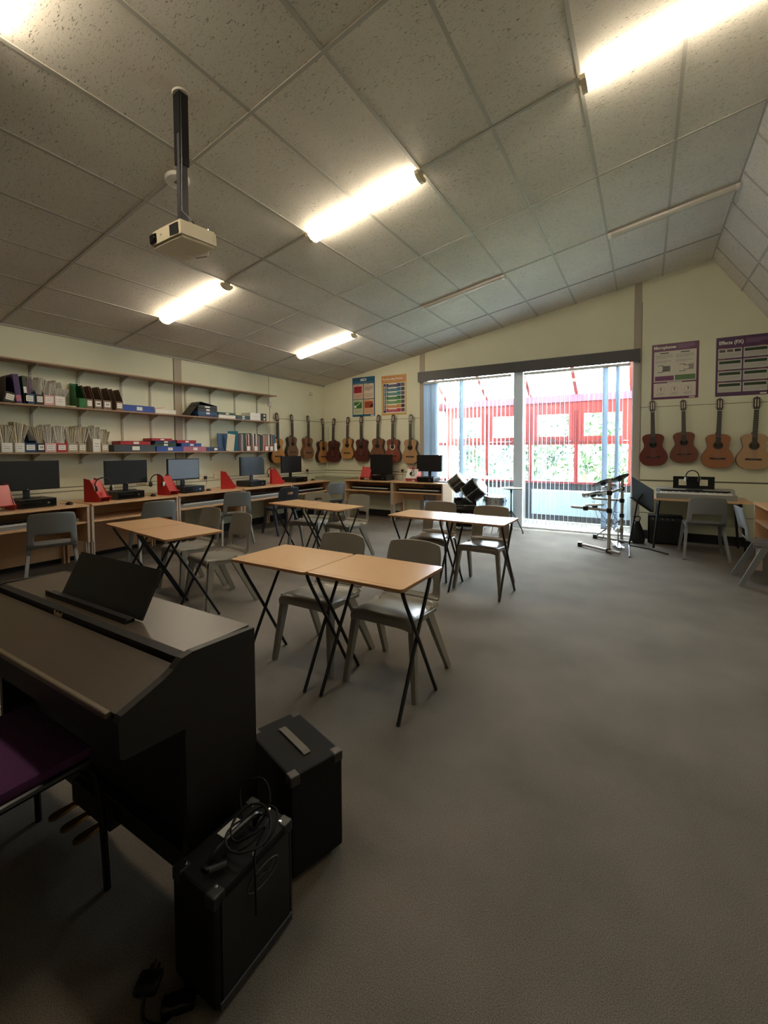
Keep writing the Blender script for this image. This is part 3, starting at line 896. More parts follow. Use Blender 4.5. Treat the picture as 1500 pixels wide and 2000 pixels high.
# sockets and plugs
def socket(loc, rz, label, plug=True, n=2):
    t = thing('wall_socket', label, 'socket', loc, rz, 'wall sockets')
    MB().box(-.075, -.012, -.043, .075, 0, .043, bev=.003).build('face_plate', M['cream'], t)
    MB().box(-.045, -.016, .02, -.033, -.012, .034).box(.033, -.016, .02, .045, -.012, .034).build('switch', M['white'], t)
    if plug:
        mb = MB().box(-.055+.06, -.045, -.035, -.01+.06, -.012, .012, bev=.006)
        mb.build('plug', M['black'], t)
        MB().tube(catmull([(.03, -.04, -.03), (.03, -.05, -.07), (.04, -.03, -.12), (.02, -.03, -.165), (.0, -.05, -.178 if loc[2] > .94 else -.15)], 4), .003, 6).build('cable', M['black'], t)
socket((.003, -3.18, .955), PI/2, 'double wall socket left of the stand between third and fourth monitors')
socket((.003, -2.90, .955), PI/2, 'double wall socket partly behind the red stand', False)
socket((.003, -.66, .965), PI/2, 'wall socket with a black plug near the back left corner')
socket((2.00, -.004, .975), 0, 'double wall socket between the two back wall monitors')
socket((.003, -4.2, .955), PI/2, 'wall socket behind the second computer desk monitor', False)
t = thing('fire_alarm_call_light', 'small white box high on the left wall near the corner', 'alarm', (0, -.46, 2.58), PI/2)
MB().box(-.035, -.04, 0, .035, 0, .06, bev=.005).build('casing', M['white'], t)
MB().box(-.05, -.02, -.012, .03, 0, .0).build('bracket', M['cream'], t)
t = thing('pull_switch', 'small white switch box on a thin conduit above the hanging guitars', 'switch', (0, -1.685, 2.235), PI/2)
MB().box(-.04, -.035, 0, .04, 0, .085, bev=.005).build('casing', M['white'], t)
MB().box(-.008, -.012, .085, .008, 0, ZL-2.26).build('conduit', M['cream'], t)
# ------------------------------------------------------------------ wall shelves
SH = {'top': 2.42, 'middle': 1.925, 'bottom': 1.375}
for nm, z in SH.items():
    t = thing('wall_shelf', {'top': 'empty brown top shelf on the left wall', 'middle': 'brown middle shelf on the left wall, holding the green file', 'bottom': 'brown bottom shelf on the left wall, holding the book row'}[nm], 'shelf', (0.018, 0, z), 0, 'long brown wall shelves')
    MB().box(0, -8.4, -.018, .235, -1.72, 0, bev=.001).build('board', M['shelfwood'], t)
ups = [-8.0, -7.4, -6.75, -6.1, -5.49, -4.98, -4.45, -4.04, -3.47, -3.02, -2.51, -2.00]
for k, y in enumerate(ups):
    t = thing('shelf_upright', ['tenth','ninth','eighth','seventh','sixth','fifth','fourth','third','second','first'][k-2]+' slotted shelf upright from the right end of the shelves' if k > 1 else 'slotted shelf upright beyond the left edge, '+['further','nearer'][k], 'shelf upright', (0.001, y, 1.22), 0, 'slotted shelf uprights')
    mb = MB().box(.0, -.013, 0, .013, .013, 1.22)
    mb.m = 1
    for q in range(40): mb.box(.0131, -.008, .02+q*.03, .0136, -.004, .035+q*.03).box(.0131, .004, .02+q*.03, .0136, .008, .035+q*.03)
    mb.build('rail', [M['steel'], M['ink']], t)
    for z in SH.values():
        MB().prism([(.013, z-.0185-1.22), (.215, z-.0185-1.22), (.215, z-.03-1.22), (.10, z-.06-1.22), (.03, z-.095-1.22), (.013, z-.10-1.22)], -.006, .006).build('bracket', M['steel'], t)

def mfile(y, z, wd, mt, label, h=.30, fl=.115, lean=0, lab='plain', wave=False, txt=None, D=.235):
    t = thing('magazine_file', label, 'file', (.018, y, z), 0, 'magazine files on the wall shelves')
    if wave: pr = catmull([(D, 0), (D, .11), (D-.01, .12), (D-.05, .115), (D-.085, .14), (D-.09, .19), (D-.11, .215), (D-.13, .25), (D-.16, .285), (D-.2, .29), (.03, h), (0, h), (0, 0)], 1)
    else: pr = [(D, 0), (D, fl), (D-.10, h), (0, h), (0, 0)]
    K = Matrix.Rotation(lean, 4, 'X')
    for s in (-1, 1):
        mb = MB(); mb.M = K; mb.prism(pr, s*wd/2-.0015, s*wd/2+.0015); mb.build('side', mt, t)
    mb = MB(); mb.M = K; mb.box(D-.003, -wd/2, 0, D, wd/2, fl); mb.box(0, -wd/2, 0, D, wd/2, .003); mb.box(0, -wd/2, 0, .003, wd/2, h); mb.build('spine', mt, t)
    if lab:
        mb = MB(); mb.M = K; mb.box(D, -wd*.36, fl*.25, D+.001, wd*.36, fl*.82)
        mb.m = 1
        for q in range(2 if not txt else 0): mb.box(D+.001, -wd*.26, fl*(.42+.2*q), D+.0014, wd*.26, fl*(.47+.2*q))
        mb.build('label_card', [M['paper'], M['greytxt']], t)
    if txt: text(txt, .035, K @ FX(D+.0015, 0, fl*.54), M['ink'], t)
    return t
def papers(y, z, wd, label, h=.30, col='paper2', n=16, spread=.25, seed=0, x0=.04, dx=.16):
    rn = random.Random(seed+int(abs(y)*1000))
    t = thing('paper_bundle', label, 'papers', (.018, y, z+.004), 0, 'sheaves of paper in the files')
    mb = MB()
    for k in range(n):
        f = (k+.5)/n-.5
        lean = f*spread*2+rn.uniform(-.04, .04)
        hh = h*rn.uniform(.86, 1.06)
        mb.M = T(0, f*wd*.8*.55, 0) @ Matrix.Rotation(-lean, 4, 'X') @ RY(rn.uniform(-.02, .12))
        mb.m = 0 if rn.random() < .7 else 1
        mb.box(x0, -.0012, 0, x0+dx, .0012, hh)
    mb.build('sheets', [M[col], M['paper']], t)
C_ = {'red': (176, 44, 52), 'blue': (44, 76, 112), 'brown': (124, 100, 82), 'dark': (44, 40, 38), 'pink': (222, 176, 172), 'cream': (214, 206, 184), 'green': (34, 108, 50), 'purple': (66, 44, 96), 'lilac': (158, 130, 160), 'beige': (178, 164, 136), 'royal': (58, 84, 160), 'dkgreen': (52, 76, 48), 'grey': (70, 78, 84), 'mauve': (182, 108, 128), 'teal': (0, 112, 140), 'white': (230, 226, 216), 'navy': (38, 50, 90)}
def cm(k): return colmat('card_'+k, C_[k], .45)
zm = SH['middle'] + .0005; zb = SH['bottom'] + .0005
# middle shelf, left to right
mfile(-5.96, zm, .10, cm('pink'), 'pink file cut by the left edge of the photo, middle shelf', lean=-.05)
mfile(-5.78, zm, .10, cm('dark'), 'dark file with a pale pink label, leftmost whole one on the middle shelf', lean=-.22, h=.3)
for (y, wd, h, c_, ln, lb, bd) in ((-5.685, .055, .32, 'purple', -.15, 'purple ring binder leaning beside the green one', 'ring_binder'), (-5.622, .035, .31, 'dkgreen', -.12, 'thin dark green binder beside the purple one', 'ring_binder')):
    t = thing(bd, lb, 'binder', (.018, y+(.0 if wd > .05 else .005), zm), 0, 'binders standing on the middle shelf')
    mb = MB(); mb.M = RX(-ln*.6); mb.box(.0, -wd/2, 0, .235, wd/2, h, bev=.003); mb.build('cover', cm(c_), t)
    mb = MB(); mb.M = RX(-ln*.6); mb.box(.235, -wd*.4, .02 if c_ == 'purple' else .12, .2362, wd*.4, .09 if c_ == 'purple' else .19); mb.build('label_card', cm('mauve') if c_ == 'purple' else M['paper'], t)
mfile(-5.588, zm, .095, cm('blue'), 'blue file with lilac folders inside, middle shelf')
t = thing('folder', 'lilac folders standing in the blue file', 'folder', (.018, -5.585, zm+.004), 0, 'folders')
mb = MB()
for k in range(4):
    mb.M = T(0, -.025+.016*k, 0) @ RX(.03*k-.06); mb.box(.03, -.002, 0, .20, .002, .29-.01*(k % 2))
mb.build('sleeve', cm('lilac'), t)
mfile(-5.492, zm, .075, cm('dark'), 'dark file with white paper strips, right of the blue one on the middle shelf')
papers(-5.492, zm, .06, 'white paper strips in the dark file on the middle shelf', .31, 'paper')
mfile(-5.40, zm, .10, cm('pink'), 'pale file with a red rim, middle shelf')
papers(-5.40, zm, .09, 'tall white papers in the red-rimmed file on the middle shelf', .30, 'paper', spread=.26)
mfile(-5.288, zm, .105, cm('white'), 'white file with loosely fanned papers, left of the green one')
papers(-5.288, zm, .09, 'short fanned papers in the white file left of the green file', .24, 'paper', spread=.45)
mfile(-5.045, zm, .078, cm('green'), 'bright green file with a wavy cut front', wave=True, h=.315, lab=None)
t = thing('booklet', 'thin cream booklet lying in front of the green file', 'booklet', (.10, -5.175, zm), 0)
MB().box(.10, -.06, 0, .165, .05, .012).build('pages', M['paper2'], t)
for k, (y, tx) in enumerate(((-4.945, None), (-4.865, '2M'), (-4.765, '2A'), (-4.665, None))):
    pass
mfile(-4.968, zm, .07, cm('brown'), 'brown file with a creased white label, right next to the green file', lean=0, h=.29)
mfile(-4.868, zm, .085, cm('brown'), 'brown file labelled 2M', txt='2M', h=.29)
mfile(-4.757, zm, .10, cm('brown'), 'brown file labelled 2A', txt='2A', h=.29)
mfile(-4.605, zm, .088, cm('brown'), 'rightmost brown file, next to the blue box on the middle shelf', h=.285)
def boxfile(y0, y1, z, h, c_, label, D=.30, x=.0, rz=0, lc='paper', nm='box_file', tilt=0):
    t = thing(nm, label, 'box file', (.018+x, (y0+y1)/2, z), rz, 'box files lying on the shelves')
    W_ = y1-y0
    mb = MB(); mb.M = RX(tilt)
    mb.box(0, -W_/2, 0, D, W_/2, h*.9, bev=.002); mb.build('box', cm(c_), t)
    mb = MB(); mb.M = RX(tilt); mb.box(-.002, -W_/2-.002, h*.9, D+.003, W_/2+.002, h, bev=.001); mb.build('lid', cm(c_), t)
    if lc:
        mb = MB(); mb.M = RX(tilt); mb.box(D+.0005, -W_*.08, h*.22, D+.002, W_*.10, h*.78); mb.build('label_card', M[lc], t)
    return t
boxfile(-4.56, -4.13, zm, .085, 'royal', 'royal blue box file lying on the middle shelf', D=.235)
boxfile(-4.115, -3.80, zm, .06, 'white', 'white box with red print beside the royal blue box file', D=.235)
t = thing('loose_papers', 'pink papers lying on the white box with red print', 'papers', (.1, -3.99, zm+.061), .2)
mb = MB(); mb.M = RX(.12); mb.box(-.05, -.11, .012, .1, .08, .016); mb.M = RX(.22) ; mb.box(-.04, -.09, .022, .09, .09, .026); mb.M = Matrix(); mb.box(-.05, -.1, 0, .1, .09, .002); mb.build('sheets', cm('pink'), t)
# tilted stack after the pillar
boxfile(-3.42, -3.07, zm, .028, 'navy', 'thin navy box file at the bottom of the tall stack on the middle shelf', D=.235, lc=None)
boxfile(-3.43, -3.07, zm+.0285, .052, 'blue', 'blue box file second from the bottom of the tall stack', D=.235)
boxfile(-3.43, -3.07, zm+.081, .05, 'dark', 'dark box file with a beige label under the open black one', D=.235)
t = thing('box_file', 'black box file with a raised flap on top of the tall stack', 'box file', (.018, -3.26, zm+.1315), 0, 'box files lying on the shelves')
MB().box(0, -.16, 0, .235, .19, .045, bev=.003).build('box', cm('dark'), t)
mb = MB(); mb.bar((.1, -.1, .098), (.1, .2, .05), .24, .006, side=(1, 0, 0)); mb.bar((.1, -.1, .098), (.1, -.30, -.128), .22, .004, side=(1, 0, 0)); mb.build('lid', cm('dark'), t)
MB().box(.2355, -.04, .012, .237, .05, .032).build('label_card', M['paper'], t)
boxfile(-3.04, -2.70, zm, .052, 'white', 'white box file under the dark green one', D=.235, lc=None)
boxfile(-3.05, -2.70, zm+.0525, .04, 'dkgreen', 'dark green box file on the white one, middle shelf', D=.235)
boxfile(-2.685, -2.385, zm, .03, 'navy', 'thin navy box file in the low stack between green and white ones', D=.235)
boxfile(-2.685, -2.385, zm+.0305, .035, 'dkgreen', 'thin dark green box file on the thin navy one', D=.235)
for q in range(2):
    t = thing('lever_arch_file', ['lower of two white and black lever arch files at the middle shelf end', 'upper of two white and black lever arch files at the middle shelf end'][q], 'binder', (.018, -2.20, zm+q*.0655), 0, 'lever arch files at the end of the middle shelf')
    mb = MB().box(0, -.18, 0, .235, .06, .065, bev=.003); mb.build('white_spine', cm('white'), t)
    MB().box(-.0, .0601, 0, .235, .20, .065, bev=.003).build('black_spine', cm('dark'), t)
    MB().box(.2352, .13, .014, .2365, .17, .045).build('label_card', M['paper'], t)
# bottom shelf
low = [(-5.93, .10, 'beige', 'beige file cut by the left edge of the photo, bottom shelf', 'paper2', .30, None),
       (-5.81, .095, 'white', 'white labelled file, leftmost whole one on the bottom shelf', 'paper2', .30, None),
       (-5.695, .085, 'white', 'second white labelled file from the left on the bottom shelf', 'paper2', .33, None),
       (-5.595, .11, 'blue', 'empty-looking blue file on the bottom shelf', None, 0, None),
       (-5.495, .075, 'dark', 'dark file labelled 10', 'paper2', .30, '10'),
       (-5.40, .11, 'pink', 'pale file with a red rim on the bottom shelf', 'paper', .32, None),
       (-5.285, .105, 'red', 'bright red file on the bottom shelf', 'paper', .31, None),
       (-5.17, .11, 'beige', 'wide beige file right of the red one on the bottom shelf', 'paper2', .29, None),
       (-5.065, .08, 'beige', 'narrow beige file with yellow folders, bottom shelf', 'paper2', .31, None),
       (-4.90, .09, 'white', 'tall-fronted white file on the bottom shelf', 'paper', .32, None),
       (-4.80, .08, 'beige', 'small beige file, last before the grey box file', 'paper2', .28, None)]
for k, (y, wd, c_, lb, pp, ph, tx) in enumerate(low):
    mfile(y, zb, wd, cm(c_), lb, txt=tx, h=.29 if pp != 'paper2' else .24, fl=.165 if 'tall-fronted' in lb else .105)
    if pp: papers(y, zb, wd*.85, 'fanned papers standing in the '+lb.split(' on the')[0].split(',')[0], ph, pp, n=20, spread=.27, seed=k)
boxfile(-4.69, -4.13, zb, .095, 'grey', 'long dark grey box file at the left of the low stacks', D=.235)
boxfile(-4.60, -4.19, zb+.0955, .05, 'red', 'red box file on top of the dark grey one', D=.22)
boxfile(-4.11, -3.70, zb, .075, 'royal', 'bright blue box file on the bottom shelf', D=.235)
boxfile(-4.13, -3.80, zb+.0755, .045, 'dkgreen', 'dark green box file on the bright blue one', D=.22)
boxfile(-4.12, -3.80, zb+.121, .035, 'navy', 'navy box file under the upper red one', D=.22)
boxfile(-4.17, -3.86, zb+.1565, .035, 'red', 'red box file topping the blue and green stack', D=.22)
boxfile(-3.69, -3.29, zb, .075, 'mauve', 'mauve box file on the bottom shelf', D=.235)
boxfile(-3.71, -3.37, zb+.0755, .05, 'royal', 'blue box file on the mauve one', D=.22)
boxfile(-3.78, -3.46, zb+.126, .045, 'red', 'red box file at the top of the mauve and blue stack', D=.22)
boxfile(-3.28, -2.95, zb, .068, 'navy', 'low navy box file left of the teal books', D=.235)
# book row
rn = random.Random(11)
def book(y, wd, h, c_, label, lean=0, D=.21, grp='thin music books in the row on the bottom shelf', x=.018, nm='music_book'):
    t = thing(nm, label, 'book', (x, y, zb), 0, grp)
    mb = MB(); mb.M = RX(lean); mb.box(0, -wd/2, 0, D, wd/2, h)
    mb.build('cover', c_, t)
    mb = MB(); mb.M = RX(lean); mb.box(.004, -wd/2*.7, h, D-.004, wd/2*.7, h+.0008); mb.build('page_block', M['paper'], t)
t = thing('songbook', 'dark teal songbook standing face-out behind the cream one', 'book', (.10, -2.83, zb), R(8))
MB().bar((0, 0, 0.003), (-.03, 0, .30), .24, .012, side=(0, 1, 0)).build('cover', cm('blue'), t)
t = thing('songbook', 'cream songbook leaning at the left of the book row', 'book', (.18, -2.775, zb), R(-20))
MB().bar((0, 0, 0.003), (-.02, .04, .29), .13, .006, side=(0, 1, 0)).build('cover', cm('cream'), t)
t = thing('songbook', 'tall bright teal songbook at the left of the book row', 'book', (.13, -2.665, zb), R(-40))
MB().bar((0, 0, 0.003), (-.02, 0, .345), .17, .012, side=(0, 1, 0)).build('cover', cm('teal'), t)
cols = ['lilac', 'brown', 'beige', 'dark', 'green', 'dkgreen', 'brown', 'navy', 'cream', 'red', 'white', 'mauve', 'dkgreen', 'beige', 'brown', 'white', 'cream', 'dark', 'lilac', 'white']
wordc = {'lilac': 'lilac', 'brown': 'brown', 'beige': 'beige', 'dark': 'near-black', 'green': 'bright green', 'dkgreen': 'dark green', 'navy': 'navy', 'cream': 'cream', 'red': 'red', 'white': 'white', 'mauve': 'mauve'}
y = -2.575; k = 0; seen = {}
ordw = ['first', 'second', 'third', 'fourth', 'fifth', 'sixth', 'seventh', 'eighth', 'ninth']
while y < -1.80:
    wd = rn.uniform(.012, .026); c_ = cols[k % len(cols)]
    seen[c_] = seen.get(c_, 0)+1
    book(y+wd/2, wd*.94, rn.uniform(.275, .315), cm(c_), '%s %s spine from the left in the book row on the bottom shelf' % (ordw[seen[c_]-1], wordc[c_]), D=rn.uniform(.19, .215))
    y += wd; k += 1
book(-1.765, .03, .30, cm('teal'), 'turquoise book at the right end of the book row', D=.2)
for (y, lb) in ((-2.42, 'first'), (-2.25, 'second'), (-1.99, 'third'), (-1.87, 'fourth')):
    t = thing('file_label_holder', lb+' white label card with red edge from the left in front of the book row', 'label', (.239, y, zb), 0, 'label cards on the book row')
    MB().box(0, -.042, 0, .003, .042, .10).build('card', cm('red'), t)
    MB().box(.003, -.035, .006, .0036, .035, .085).build('white_card', M['paper'], t)
t = thing('file_label_holder', 'tall white label at the far right end of the book row', 'label', (.239, -1.765, zb), 0)
MB().box(0, -.035, 0, .003, .035, .145).build('card', M['paper'], t)

# ------------------------------------------------------------------ guitars
OUT = [(0, 0), (.075, .002), (.125, .022), (.158, .055), (.178, .10), (.181, .14), (.172, .18), (.150, .225), (.127, .262), (.117, .295), (.119, .33), (.131, .37), (.139, .405), (.134, .435), (.11, .46), (.07, .474), (0, .478)]
HALF = catmull(OUT, 3)
OUTL = HALF + [(-x, z) for x, z in HALF[::-1][1:-1]]
gl_ = {}
def guitar(x, y, z, L, rz, top, side, label, tilt=0, neckc=(66, 48, 42), ring=False):
    s = L/.98
    top = tuple(int(v*.8+.2*(sum(top)/3)*.9) for v in top)
    t = thing('classical_guitar', label, 'guitar', (x, y, z), rz, 'classical guitars hanging on the walls')
    K = Matrix.Scale(s, 4) @ RY(tilt)
    tm = colmat('guitar_top_%d_%d_%d' % top, top, .35); sm_ = colmat('guitar_side_%d_%d_%d' % side, side, .35)
    nm_ = colmat('guitar_neck_%d_%d_%d' % neckc, neckc, .4)
    def mk(): 
        q = MB(); q.M = K; return q
    q = mk(); q.prism(OUTL, -.092, -.004); q.build('body', sm_, t)
    q = mk(); q.prism([(a*.995, .239+(b_-.239)*.995) for a, b_ in OUTL], -.0945, -.0921); q.build('soundboard', tm, t)
    q = mk(); q.prism([(-.026, .47), (.026, .47), (.024, .80), (-.024, .80)], -.088, -.072); q.box(-.035, -.09, .40, .035, -.005, .478) if 0 else None
    q.prism([(-.03, .474), (.03, .474), (.028, .50), (-.028, .50)], -.075, -.015)
    q.build('neck', nm_, t)
    q = mk(); q.prism([(-.029, .335), (.029, .335), (.025, .80), (-.025, .80)], -.099, -.0881)
    q.m = 1
    for k in range(14):
        zf = .80-.65*(1-2**(-(k+1)/12.)); q.box(-.026, -.0998, zf, .026, -.099, zf+.0018)
    q.build('fretboard', [colmat('dark_fretboard', (40, 32, 28), .5), M['steel']], t)
    q = mk(); q.box(-.026, -.1, .80, .026, -.086, .806); q.build('nut', M['ivory'], t)
    hd = [(-.026, .806), (.026, .806), (.036, .83), (.036, .965), (.018, .97), (.008, .982), (-.008, .982), (-.018, .97), (-.036, .965), (-.036, .83)]
    q = mk(); q.M = K @ T(0, -.09, .806) @ RX(-.16) @ T(0, 0, -.806); q.prism(hd, -.004, .014)
    q.m = 1; q.box(-.019, -.0052, .845, -.009, -.004, .945); q.box(.009, -.0052, .845, .019, -.004, .945)
    q.build('headstock', [nm_, M['paper2']], t)
    for sx in (-1, 1):
        for k in range(3):
            q = mk(); q.M = K @ T(0, -.085, .806) @ RX(-.16) @ T(0, 0, -.806); zt = .855+k*.04
            q.cyl((sx*.036, 0, zt), (sx*.048, 0, zt), .003, n=6); q.box(sx*.048-.003, -.006, zt-.008, sx*.048+.004, .006, zt+.008)
            q.build('tuning_peg', M['brushed'], t)
    ringm = M['ivory'] if ring else colmat('dark_rosette', (70, 44, 30), .5)
    q = mk(); q.cyl((0, -.0945, .318), (0, -.0953, .318), .058 if not ring else .06, n=32); q.build('rosette', ringm, t)
    q = mk(); q.cyl((0, -.0953, .318), (0, -.0958, .318), .043, n=32); q.build('sound_hole', M['black_gloss'], t)
    q = mk(); q.box(-.088, -.1, .122, .088, -.0945, .146); q.build('bridge', colmat('dark_fretboard', (40, 32, 28), .5), t)
    q = mk(); q.box(-.038, -.103, .136, .038, -.1, .139)
    for k in range(6):
        xs_ = -.026+k*.0104
        q.cyl((xs_, -.1025, .138), (xs_*.8, -.1005, .803), .0006, n=4, cap=False)
    q.build('strings', M['brushed'], t)
    return t
GL = [  # (wall, along, bottom z, length, top, side, label, tilt)
 ('L', -1.56, 1.135, .985, (206, 138, 58), (60, 28, 22), 'honey guitar with dark sides, half hidden by the end of the shelves', .0),
 ('L', -1.14, 1.23, .885, (124, 88, 58), (50, 28, 24), 'dull brown guitar right of the shelves, behind the fifth monitor', .0),
 ('L', -.66, 1.205, .92, (146, 98, 62), (104, 62, 42), 'tan-brown guitar hanging alone between dark-sided ones', .02),
 ('L', -.17, 1.105, .99, (200, 136, 66), (62, 24, 22), 'orange-topped guitar with dark side in the back left corner', .0),
 ('B', .30, 1.115, .975, (92, 36, 30), (60, 24, 20), 'dark red-brown guitar, first on the back wall by the corner', .03),
 ('B', .69, 1.195, .91, (196, 140, 74), (110, 62, 36), 'yellow-tan smaller guitar below and left of the blue poster', .02),
 ('B', 1.07, 1.14, .97, (96, 40, 32), (66, 26, 22), 'dark mahogany guitar below the blue poster', -.01),
 ('B', 1.465, 1.155, .96, (128, 76, 50), (84, 46, 32), 'mid brown guitar, its bottom hidden by the black monitor', .025),
 ('B', 1.83, 1.125, .98, (148, 70, 48), (70, 34, 28), 'reddish guitar with a white ring, below the yellow poster', .012),
 ('B', 2.235, 1.11, .98, (188, 140, 92), (48, 28, 24), 'light tan guitar right next to the blinds', .01),
 ('B', 6.35, 1.12, .985, (112, 44, 34), (78, 30, 26), 'dark red guitar below the microphones poster, nearest the window', -.03),
 ('B', 6.73, 1.17, .92, (122, 66, 46), (80, 40, 30), 'smaller red-brown guitar below the microphones poster', -.03),
 ('B', 7.11, 1.10, .985, (164, 98, 56), (96, 52, 34), 'orange-brown guitar with a dark rosette, right of two red ones', .02),
 ('B', 7.50, 1.09, .99, (186, 142, 100), (104, 64, 44), 'pale guitar at the right edge of the photo', .03),
]
for wl, a, z, L, tp, sd_, lb, tl in GL:
    if wl == 'L': guitar(.012, a, z, L, PI/2, tp, sd_, lb, tl)
    else: guitar(a, -.008, z, L, 0, tp, sd_, lb, tl, ring=('white ring' in lb))

# ------------------------------------------------------------------ posters
def poster(x, z, W_, H_, border, label, title, tsize, tx, bot=.03, cat='poster'):
    t = thing('poster', label, cat, (x, -.002, z), 0, 'music posters on the back wall')
    MB().box(0, -.001, 0, W_, 0, H_).build('sheet', border, t)
    return t
def pan(t, x0, z0, x1, z1, mt, name='panel', lay=1):
    return MB().box(x0, -.001-.0004*lay, z0, x1, -.0008-.0004*(lay-1), z1).build(name, mt, t)
def lines(t, x0, z0, x1, z1, n, mt, lay=2, name='small_print'):
    mb = MB(); dz = (z1-z0)/n
    for k in range(n):
        mb.box(x0, -.001-.0004*lay, z0+dz*k+dz*.25, x0+(x1-x0)*(1 if k else .7), -.001-.0004*(lay-1)+.0001, z0+dz*k+dz*.6)
    return mb.build(name, mt, t)
pm = lambda n, c_: colmat('print_'+n, c_, .35)
# midi
t = poster(.785, 2.10, .575, .835, pm('midi_blue', (36, 92, 128)), 'blue poster headed MIDI with four picture panels', 'MIDI', .07, 0)
text('MIDI', .075, FR(.29, -.003, .775), M['paper'], t)
lines(t, .05, .69, .53, .735, 2, pm('pale', (120, 150, 170)))
for (a, b_, c1, c2) in ((.02, .375, 'peach', 'crimson'), (.295, .375, 'cream2', None), (.02, .045, 'mint', 'leafg'), (.295, .045, 'peach2', 'rust')):
    pc1 = {'peach': (214, 180, 160), 'cream2': (214, 196, 176), 'mint': (196, 204, 166), 'peach2': (220, 170, 128)}[c1]
    pan(t, a, b_, a+.255, b_+.315, pm(c1, pc1))
    if c2: pan(t, a+.02, b_+.13, a+.225, b_+.27, pm(c2, {'crimson': (150, 36, 50), 'leafg': (52, 110, 46), 'rust': (158, 66, 44)}[c2]), 'picture', 2)
    else: lines(t, a+.02, b_+.17, a+.225, b_+.26, 4, pm('charcoal', (70, 66, 60)), 2, 'picture')
    lines(t, a+.02, b_+.285, a+.22, b_+.3, 1, M['ink'], 2, 'panel_heading'); lines(t, a+.02, b_+.02, a+.235, b_+.11, 6, pm('faint', (160, 140, 124)))
mb = MB(); mb.bar((.07, -.0022, .21), (.21, -.0022, .30), .012, .0006, side=(0, 0, 1)); mb.cyl((.075, -.0019, .215), (.075, -.0024, .215), .028, n=14); mb.build('guitar_drawing', M['paper'], t)
mb = MB(); mb.cyl((.5, -.0019, .22), (.5, -.0024, .22), .03, n=12); mb.bar((.44, -.0021, .19), (.53, -.0021, .26), .02, .0006, side=(0, 0, 1)); mb.build('picture', M['ink'], t)
pan(t, .47, .012, .55, .03, M['paper'], 'publisher_tag', 2)
# recording process
t = poster(1.525, 2.095, .585, .815, pm('amber', (200, 164, 92)), 'amber poster headed The Recording Process with coloured rows', '', 0, 0)
pan(t, 0, .66, .585, .80, pm('orange', (200, 140, 84)), 'heading_band', 1)
text('The Recording Process', .05, FR(.255, -.003, .74), M['paper'], t)
lines(t, .04, .685, .42, .705, 2, pm('pale2', (226, 190, 130)))
pan(t, .03, .045, .555, .655, M['paper'])
pan(t, .04, .055, .105, .645, pm('indigo', (44, 38, 80)), 'side_band', 2)
text('THE RECORDING PROCESS', .042, T(.073, -.0032, .35) @ RY(-PI/2) @ RX(PI/2), M['paper'], t)
cc = [(44, 40, 96), (40, 108, 142), (52, 132, 130), (24, 112, 48), (92, 150, 70), (212, 140, 66), (190, 40, 70)]
for k, c1 in enumerate(cc):
    z1 = .645-k*.085
    pan(t, .115, z1-.072, .455, z1, pm('row%d' % k, c1), 'row', 2); pan(t, .46, z1-.072, .545, z1, pm('pic%d' % (k % 2), (50, 46, 56) if k % 2 else (84, 74, 76)), 'picture', 2)
    pan(t, .16, z1-.018, .36, z1-.002, M['paper'], 'row_heading', 3); lines(t, .14, z1-.06, .4, z1-.03, 2, pm('rowtext', (150, 170, 170)), 3)
# microphones
t = poster(6.305, 2.115, .58, .82, pm('plum', (98, 44, 84)), 'plum poster headed Microphones, nearest the window', '', 0, 0)
text('Microphones', .062, FR(.025, -.003, .765), M['paper'], t, align='LEFT', sx=.85)
lines(t, .32, .735, .53, .80, 4, pm('lilacline', (150, 120, 150)))
pan(t, .03, .26, .55, .71, pm('offwhite', (206, 200, 186)))
pan(t, .03, .035, .55, .24, pm('offwhite', (206, 200, 186)))
for a in (.045, .30):
    lines(t, a, .60, a+.22, .66, 4, M['greytxt'])
    mb = MB(); mb.box(a+.06, -.0021, .675, a+.17, -.0018, .688); mb.build('microphone_drawing', M['ink'], t)
    lines(t, a, .54, a+.2, .58, 3, M['greytxt'])
pan(t, .14, .41, .235, .49, pm('steelgrey', (100, 98, 96)), 'microphone_drawing', 2); pan(t, .46, .42, .52, .50, pm('steelgrey2', (150, 140, 130)), 'microphone_drawing', 2)
mb = MB()
for a in (.075, .345):
    mb.box(a, -.0021, .50, a+.07, -.0018, .507); mb.box(a, -.0021, .40, a+.07, -.0018, .407); mb.box(a+.06, -.0021, .48, a+.12, -.0018, .486); mb.box(a+.06, -.0021, .42, a+.12, -.0018, .426)
    mb.box(a+.063, -.0021, .48, a+.07, -.0018, .507); mb.box(a+.063, -.0021, .40, a+.07, -.0018, .426)
mb.build('wiring_diagram', M['ink'], t)
pan(t, .045, .275, .28, .345, pm('plum2', (112, 52, 96)), 'caption_box', 2); pan(t, .295, .275, .54, .35, pm('sage', (84, 120, 76)), 'caption_box', 2)
for k in range(3):
    a = .045+k*.168
    pan(t, a, .05, a+.155, .225, pm('offwhite2', (214, 204, 192)), 'inset', 2)
    mb = MB(); mb.lathe([(.046, 0), (.048, 0)], T(a+.077, -.0026, .14) @ RX(PI/2), 24); mb.box(a+.074, -.003, .12, a+.081, -.0026, .155); mb.cyl((a+.0775, -.0026, .158), (a+.0775, -.003, .158), .009, n=10)
    mb.build('polar_diagram', M['ink'], t); lines(t, a+.02, .06, a+.13, .09, 3, M['greytxt'], 3)
pan(t, .20, .243, .38, .252, M['paper'], 'subheading', 2); pan(t, .47, .01, .54, .024, M['paper'], 'publisher_tag', 2)
